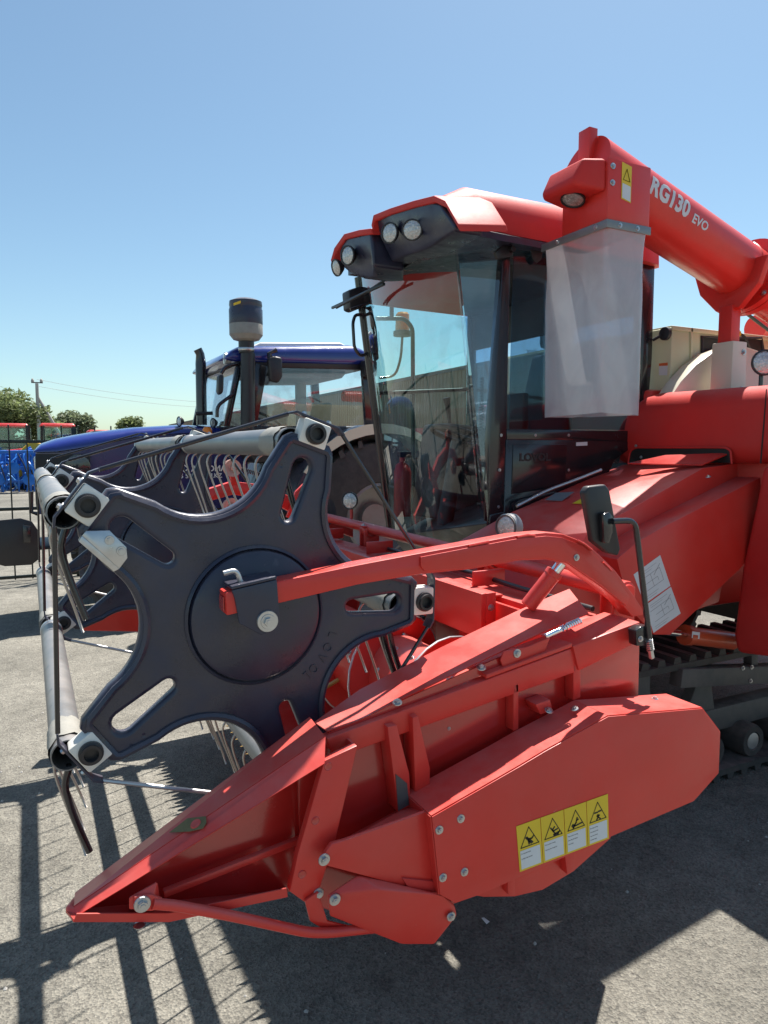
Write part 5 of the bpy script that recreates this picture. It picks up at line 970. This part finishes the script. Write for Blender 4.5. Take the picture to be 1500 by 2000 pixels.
mr_ = py('side_mirror', [(524, 700), (534, 694), (552, 698), (553, 735), (545, 748), (528, 744)], 6.9, 0.08, 'black_plastic', T, 0.025, 3); tube('mirror_stem', [Y(530, 745, 6.95), Y(526, 690, 6.95), Y(540, 684, 6.95)], 0.025, 'black_paint', mr_)
for u, v in ((416, 826), (350, 823)): worklight('hood_lamp', Y(u, v, 7.5), (-1, -0.3, 0), 0.05, T)
lathe('turn_signal', Y(405, 845, 7.3), (0, 0, 1), [(0.05, -0.04), (0.05, 0.03), (0.03, 0.06), (0, 0.06)], 'orange', T, 16)
lathe('roof_lamp', tp(447, 698) + V((0, .1, 0)), (-1, 0, 0), [(0, -0.05), (0.06, -0.04), (0.06, 0.02), (0, 0.03)], 'lens', T, 16); box('roof_lamp_housing', tp(704, 718) + V((0, -.12, -0.1)), tp(720, 706) + V((.05, .02, 0)), 'black_plastic', T, 0.02)

# ================================================================== BACKGROUND
# steel bar fence
FY = 10.0
fnz = thing('bar_fence', (0, FY, 0), 'black steel bar fence with three rails in front of blue farm implements', 'fence')
for z in (0.03 + 0.02, 0.92, 1.77): beam('rail', (-9, FY, z), (9.5, FY, z), 0.03, 0.04, 'fence_paint', fnz)
for i in range(93): 
    x = -9 + i * 0.2
    if i == 0: bmh = cyl('bar', (x, FY - 0.024, 0.02), (x, FY - 0.024, 1.98), 0.009, 'fence_paint', fnz, 8).data
    else: link('bar', bmh, None, fnz, Matrix.Translation((i * 0.2, 0, 0)))
for x in (-9, -6, -3, 0.55, 3, 6, 9): box('post', (x - 0.03, FY + 0.02, 0), (x + 0.03, FY + 0.08, 1.95), 'fence_paint', fnz)
# blue implements packed behind the fence
def implement(x, y, label, seed):
    rr = random.Random(seed); t = thing('farm_implement', (x, y, 0), label, 'implement', 'blue implements parked behind the fence')
    for z in (0.45, 0.95, 1.55): beam('frame_rail', (x - 1.1, y, z), (x + 1.1, y, z), 0.09, 0.10, 'impl_blue', t)
    for i in range(9):
        xx = x - 1.05 + i * 0.26; tube('tine_arm', [(xx, y, 1.55), (xx + rr.uniform(-.1, .1), y - .15, 1.2 + rr.uniform(-.2, .2)), (xx + rr.uniform(-.1, .1), y - .25, 0.6), (xx, y - 0.1, 0.06)], 0.03, 'impl_blue', t, 0.15, seg=6)
        if i % 2: lathe('disc', (xx + 0.1, y - 0.3, 0.45 + rr.uniform(0, .6)), (rr.uniform(-.4, .4), -1, 0.2), [(0, 0.03), (0.15, 0.015), (0.23, 0), (0.23, -0.006), (0, 0.02)], 'impl_blue', t, 16)
        if i % 3 == 0: tube('hose', [(xx, y - .2, 1.5), (xx + .2, y - .35, 1.1), (xx + .35, y - .3, .5)], 0.02, 'ink', t, 0.2, seg=6)
    for xx in (x - 0.9, x + 0.9): box('stand', (xx - 0.05, y - 0.05, 0), (xx + 0.05, y + 0.05, 0.5), 'impl_blue', t)
    for i in range(34):
        x0_ = x + rr.uniform(-1.15, 1.0); z0_ = rr.uniform(0.15, 1.6); y0_ = y + rr.uniform(-.3, .9); d_ = V((rr.uniform(-.35, .35), rr.uniform(-.2, .2), rr.uniform(-.45, .45)))
        p0_ = V((x0_, y0_, z0_)); p1_ = p0_ + d_; p1_.z = min(1.75, max(0.05, p1_.z)); tube('strut', [p0_, (p0_ + p1_) / 2 + V((0, -.08, .04)), p1_], rr.uniform(.025, .05), 'impl_blue' if rr.random() < .72 else 'impl_light', t, 0.1, seg=6)
    for i in range(5):
        xx = x - 0.9 + i * 0.42; hull('seed_box', [(xx + a_, y + .35 + b_, z_) for a_, z_ in ((-.17, 1.62), (.17, 1.62), (.12, 1.05), (-.12, 1.05)) for b_ in (0, .35)], 'impl_blue', t, 0.02)
for i, (u, y) in enumerate(((-50, 31), (5, 30), (60, 32), (115, 31))):
    implement(Y(u, 900, y).x, y, ('blue cultivator frame with discs and tine arms at the outer end of the parked row', 'blue cultivator frame with discs parked right below the red tractor under the willow', 'blue cultivator frame with tine arms parked between the fence and the power pole', 'blue cultivator frame half hidden behind the nose of the blue tractor')[i], 11 + i)
# red cabbed tractors standing further off
def redtractor(u, y, label):
    x = Y(u, 850, y).x; t = thing('red_tractor', (x, y, 0), label, 'tractor', 'red tractors parked far behind the fence')
    hull('roof', [(x - a, y + b, z) for a, b, z in ((-.74, -.9, 2.66), (.74, -.9, 2.66), (-.74, .9, 2.66), (.74, .9, 2.66), (-.64, -.8, 2.80), (.64, -.8, 2.80), (-.64, .8, 2.80), (.64, .8, 2.80))], 'tractor_red', t, 0.05)
    for a in (-.66, 0.66):
        for b in (-.75, .75): beam('pillar', (x + a, y + b, 1.2), (x + a * 0.95, y + b, 2.66), 0.09, 0.09, 'ink', t, up=(0, 1, 0))
    for b in (-.75, .75): pane('window', [V((x - .8, y + b, 1.3)), V((x + .8, y + b, 1.3)), V((x + .8, y + b, 2.6)), V((x - .8, y + b, 2.6))], 'glass', t)
    box('body', (x - 1.0, y - 0.8, 0.7), (x + 1.0, y + .8, 1.3), 'tractor_red', t, 0.05); hull('bonnet', [(x + a, y + b, z) for a, z in ((-1.0, 0.8), (-1, 1.75), (-2.6, 1.55), (-2.7, 0.9)) for b in (-.4, .4)], 'tractor_red', t, 0.06)
    for a, r in ((0.3, 0.75), (-2.0, 0.5)):
        for b in (-0.9, 0.9): lathe('wheel', (x + a, y + b + .2, r), NEAR, [(0, 0), (r * .9, 0), (r, .08), (r, .32), (r * .9, .4), (0, .36)], 'rubber', t, 24)
    tube('exhaust', [(x - 1.15, y - .5, 1.6), (x - 1.15, y - .5, 2.7)], 0.07, 'ink', t)
redtractor(22, 36, 'red tractor with a dark cab parked behind the blue implements under the large willow'); redtractor(112, 35, 'red roofed tractor with glazed cab standing beside the braced power pole'); redtractor(195, 46, 'red tractor with only its roof showing over the blue hood')
yt = Y(75, 868, 33); yl = thing('yellow_loader', (yt.x, 33, 0), 'yellow machine between the blue implements and the blue hood', 'machine'); hull('body', [(yt.x + a, 33 + b, z) for a, z in ((-.9, .5), (.9, .5), (.9, 1.7), (-.3, 2.0), (-.9, 1.4)) for b in (-.5, .5)], 'impl_yellow', yl, 0.05); box('step', (yt.x - .6, 32.3, 0.3), (yt.x + .6, 32.6, 0.5), 'ink', yl)
for a in (-.6, .6): lathe('wheel', (yt.x + a, 32.9, 0.4), NEAR, [(0, 0), (0.36, 0), (0.4, .05), (0.4, .25), (.36, .3), (0, .28)], 'rubber', yl, 20)
# power pole with a diagonal brace
pu = Y(79, 900, 60); pxx = pu.x; ztop = Y(76, 749, 60).z
po = thing('power_pole', (pxx, 60, 0), 'concrete power pole with a diagonal brace and insulators on top', 'pole')
cyl('mast', (pxx, 60, 0), (pxx - 0.02, 60, ztop), 0.17, 'concrete', po, 12, r2=0.11); pbx = Y(130, 850, 60.5); cyl('brace', (pbx.x + 0.9, 60.3, 0), (pxx, 60, ztop - 1.0), 0.15, 'concrete', po, 10, r2=0.10)
for dx in (-0.3, 0.3): lathe('insulator', (pxx + dx, 60, ztop + 0.1), (0, 0, 1), [(0, 0), (0.10, 0), (0.12, 0.1), (0.05, 0.25), (0, 0.3)], 'concrete', po, 10)
box('crossarm', (pxx - 0.4, 59.95, ztop + 0.02), (pxx + 0.4, 60.05, ztop + 0.10), 'grey_dark', po)
for k, dz in enumerate((0, -0.5)): tube('wire', [V((pxx + 26 * t, 60 + 15 * t, ztop + 0.3 + dz - 3.2 * t * (1 - t) * 1.0)) for t in [i / 14 for i in range(15)]], 0.012, 'ink_grey', po, seg=4)
# trees
def tree(u, v_top, v_base, halfw, y, label, leafm, seed, n=7000, lob=9):
    rr = random.Random(seed); c = Y(u, v_base, y); zt = Y(u, v_top, y).z; sc = y / FPX * 1.05; rx = halfw * sc
    t = thing('tree', (c.x, y, 0), label, 'tree', 'trees along the far edge of the yard')
    bm = bmesh.new(); sweep_bm(bm, [(c.x, y, 0), (c.x + .15, y, zt * 0.25), (c.x - .1, y, zt * 0.5), (c.x + .1, y, zt * 0.8)], [0.35, 0.28, 0.18, 0.06], 8)
    for i in range(7):
        a = rr.uniform(0, 2 * pi); z0 = zt * rr.uniform(.25, .6); sweep_bm(bm, [(c.x, y, z0), (c.x + cos(a) * rx * .4, y + sin(a) * rx * .4, z0 + zt * .15), (c.x + cos(a) * rx * .75, y + sin(a) * rx * .75, z0 + zt * .25)], [0.14, 0.08, 0.03], 6)
    done('trunk', bm, 'bark', t)
    lobes = []
    for i in range(lob): 
        a = rr.uniform(0, 2 * pi); q = sqrt(rr.random()) * 0.72; f = rr.uniform(0.30, 0.86); lobes.append((V((c.x + cos(a) * rx * q, y + sin(a) * rx * q, zt * f * (1 - 0.25 * q * q))), rx * rr.uniform(.28, .46), zt * rr.uniform(.10, .17)))
    lobes.append((V((c.x, y, zt * .84)), rx * .45, zt * .15))
    bm = bmesh.new()
    for i in range(n):
        L = rr.choice(lobes); d = V((rr.gauss(0, 1), rr.gauss(0, 1), rr.gauss(0, 1))).normalized() * (rr.random() ** 0.4) * rr.choice((1, 1, 1, 1.18)); p = L[0] + V((d.x * L[1], d.y * L[1], d.z * L[2])); s = rr.uniform(.10, .24)
        a = V((rr.gauss(0, 1), rr.gauss(0, 1), rr.gauss(0, .5))).normalized(); b = a.cross(V((rr.gauss(0, 1), rr.gauss(0, 1), rr.gauss(0, 1)))).normalized()
        bm.faces.new([bm.verts.new(p + a * s), bm.verts.new(p + b * s * .45), bm.verts.new(p - a * s), bm.verts.new(p - b * s * .45)])
    me = bpy.data.meshes.new('crown'); bm.to_mesh(me); bm.free(); link('crown', me, leafm, t)
tree(22, 757, 880, 74, 62, 'largest broad willow rising behind the red tractors at the end of the yard', 'leaf_a', 1, 15000, 18)
tree(-45, 770, 880, 60, 66, 'broad tree crowding against the largest willow', 'leaf_a', 2, 8000, 12)
tree(88, 815, 885, 34, 64, 'low willow growing behind the braced power pole', 'leaf_a', 5, 5000, 8)
tree(140, 800, 885, 42, 68, 'grey green rounded tree beyond the red roofed tractor', 'leaf_b', 3, 8000, 10)
tree(262, 812, 885, 38, 70, 'small tree crown showing just above the blue tractor hood', 'leaf_a', 4, 7000, 9)
# long brown metal-clad warehouse
W = thing('warehouse', (16.5, 50, 0), 'long low warehouse clad in brown ribbed metal behind the tractor', 'building')
wx = 16.0; wz = 4.95; bm = bmesh.new(); prof = []
for i in range(4): prof += [(0.30 * i, 0), (0.30 * i + 0.11, 0), (0.30 * i + 0.15, 0.035), (0.30 * i + 0.26, 0.035)]
prof.append((1.2, 0)); lo_ = [bm.verts.new((-d, y, 0.35)) for y, d in prof]; hi_ = [bm.verts.new((-d, y, wz)) for y, d in prof]
for i in range(len(prof) - 1): bm.faces.new((lo_[i], lo_[i + 1], hi_[i + 1], hi_[i]))
pm_ = None
for i in range(72):
    M = Matrix.Translation((wx + (i * 0.028), 16 + i * 1.2, 0))
    if pm_ is None: o = done('wall_panel', bm, 'brown_sheet', W, smooth=False, mw=M); pm_ = o.data
    else: link('wall_panel', pm_, None, W, M)
hull('building_core', [(wx + .06, 16.05, 0), (wx + 12, 16.05, 0), (wx + 2.1, 102, 0), (wx + 14, 102, 0), (wx + .06, 16.05, wz - .05), (wx + 12, 16.05, wz - .05), (wx + 2.1, 102, wz - .05), (wx + 14, 102, wz - .05)], 'brown_sheet', W)
prism('plinth', [(wx - 0.08, 16, 0), (wx + 1.94, 102.4, 0), (wx + 1.94, 102.4, 0.36), (wx - 0.08, 16, 0.36)], (0.1, 0, 0), 'concrete', W, 0)
prism('eaves', [(wx - 0.10, 15.95, wz - 0.02), (wx + 1.92, 102.4, wz - 0.02), (wx + 1.92, 102.4, wz + 0.12), (wx - 0.10, 15.95, wz + 0.12)], (0.2, 0, 0), 'grey_dark', W, 0)
# advertising boards leaning by the warehouse
for i, (y, m, lab) in enumerate(((26.0, 'blue', 'blue board'), (28.0, 'tractor_red', 'red board'), (30.5, 'white', 'white board'), (33, 'tractor_red', 'red board'))):
    x = wx + (y - 16) * 0.0234 - 0.5; b = thing('notice_board', (x, y, 0), ('blue notice board standing against the brown warehouse', 'red notice board next to the blue one against the brown warehouse', 'white notice board standing against the brown warehouse', 'red notice board beyond the white one against the brown warehouse')[i], 'board', 'boards along the warehouse')
    box('panel', (x - 0.02, y - 0.7, 0.6), (x + 0.02, y + 0.7, 2.6), m, b); box('leg', (x + .02, y - 0.6, 0), (x + 0.06, y - 0.55, 2.5), 'grey_dark', b); box('leg', (x + .02, y + 0.55, 0), (x + 0.06, y + 0.6, 2.5), 'grey_dark', b)

# litter in the shade below the header
pp_ = Z(948, 1799, 0.004); tag(prism('paper_scrap', [pp_ + V(d) for d in ((-.006, -.016, 0), (.008, -.014, 0.004), (.006, .016, 0.001), (-.008, .013, 0.006))], (0, 0, 0.0012), 'white', None, 0), 'small white paper scrap lying on the shaded asphalt beside the header', 'paper')

# loose grit on the asphalt
rg = random.Random(5); bm = bmesh.new()
for i in range(420):
    c = V((rg.uniform(-1.6, 3.0), rg.uniform(1.0, 6.5), 0)); r = rg.choice((.002, .0025, .003, .0045, .007)); vs = [bm.verts.new(c + V((cos(a) * r * rg.uniform(.7, 1.3), sin(a) * r * rg.uniform(.7, 1.3), r * 0.3))) for a in (0, 1.3, 2.5, 3.8, 5.0)]
    t_ = bm.verts.new(c + V((0, 0, r * rg.uniform(.9, 1.4)))); b_ = [bm.verts.new(V((v.co.x, v.co.y, 0.0003))) for v in vs]
    for k in range(5): bm.faces.new((vs[k], vs[(k + 1) % 5], t_)); bm.faces.new((b_[k], b_[(k + 1) % 5], vs[(k + 1) % 5], vs[k]))
gr = done('grit', bm, 'concrete', None, smooth=False); gr['kind'] = 'stuff'; gr['label'] = 'loose pale grit scattered over the asphalt'; gr['category'] = 'grit'
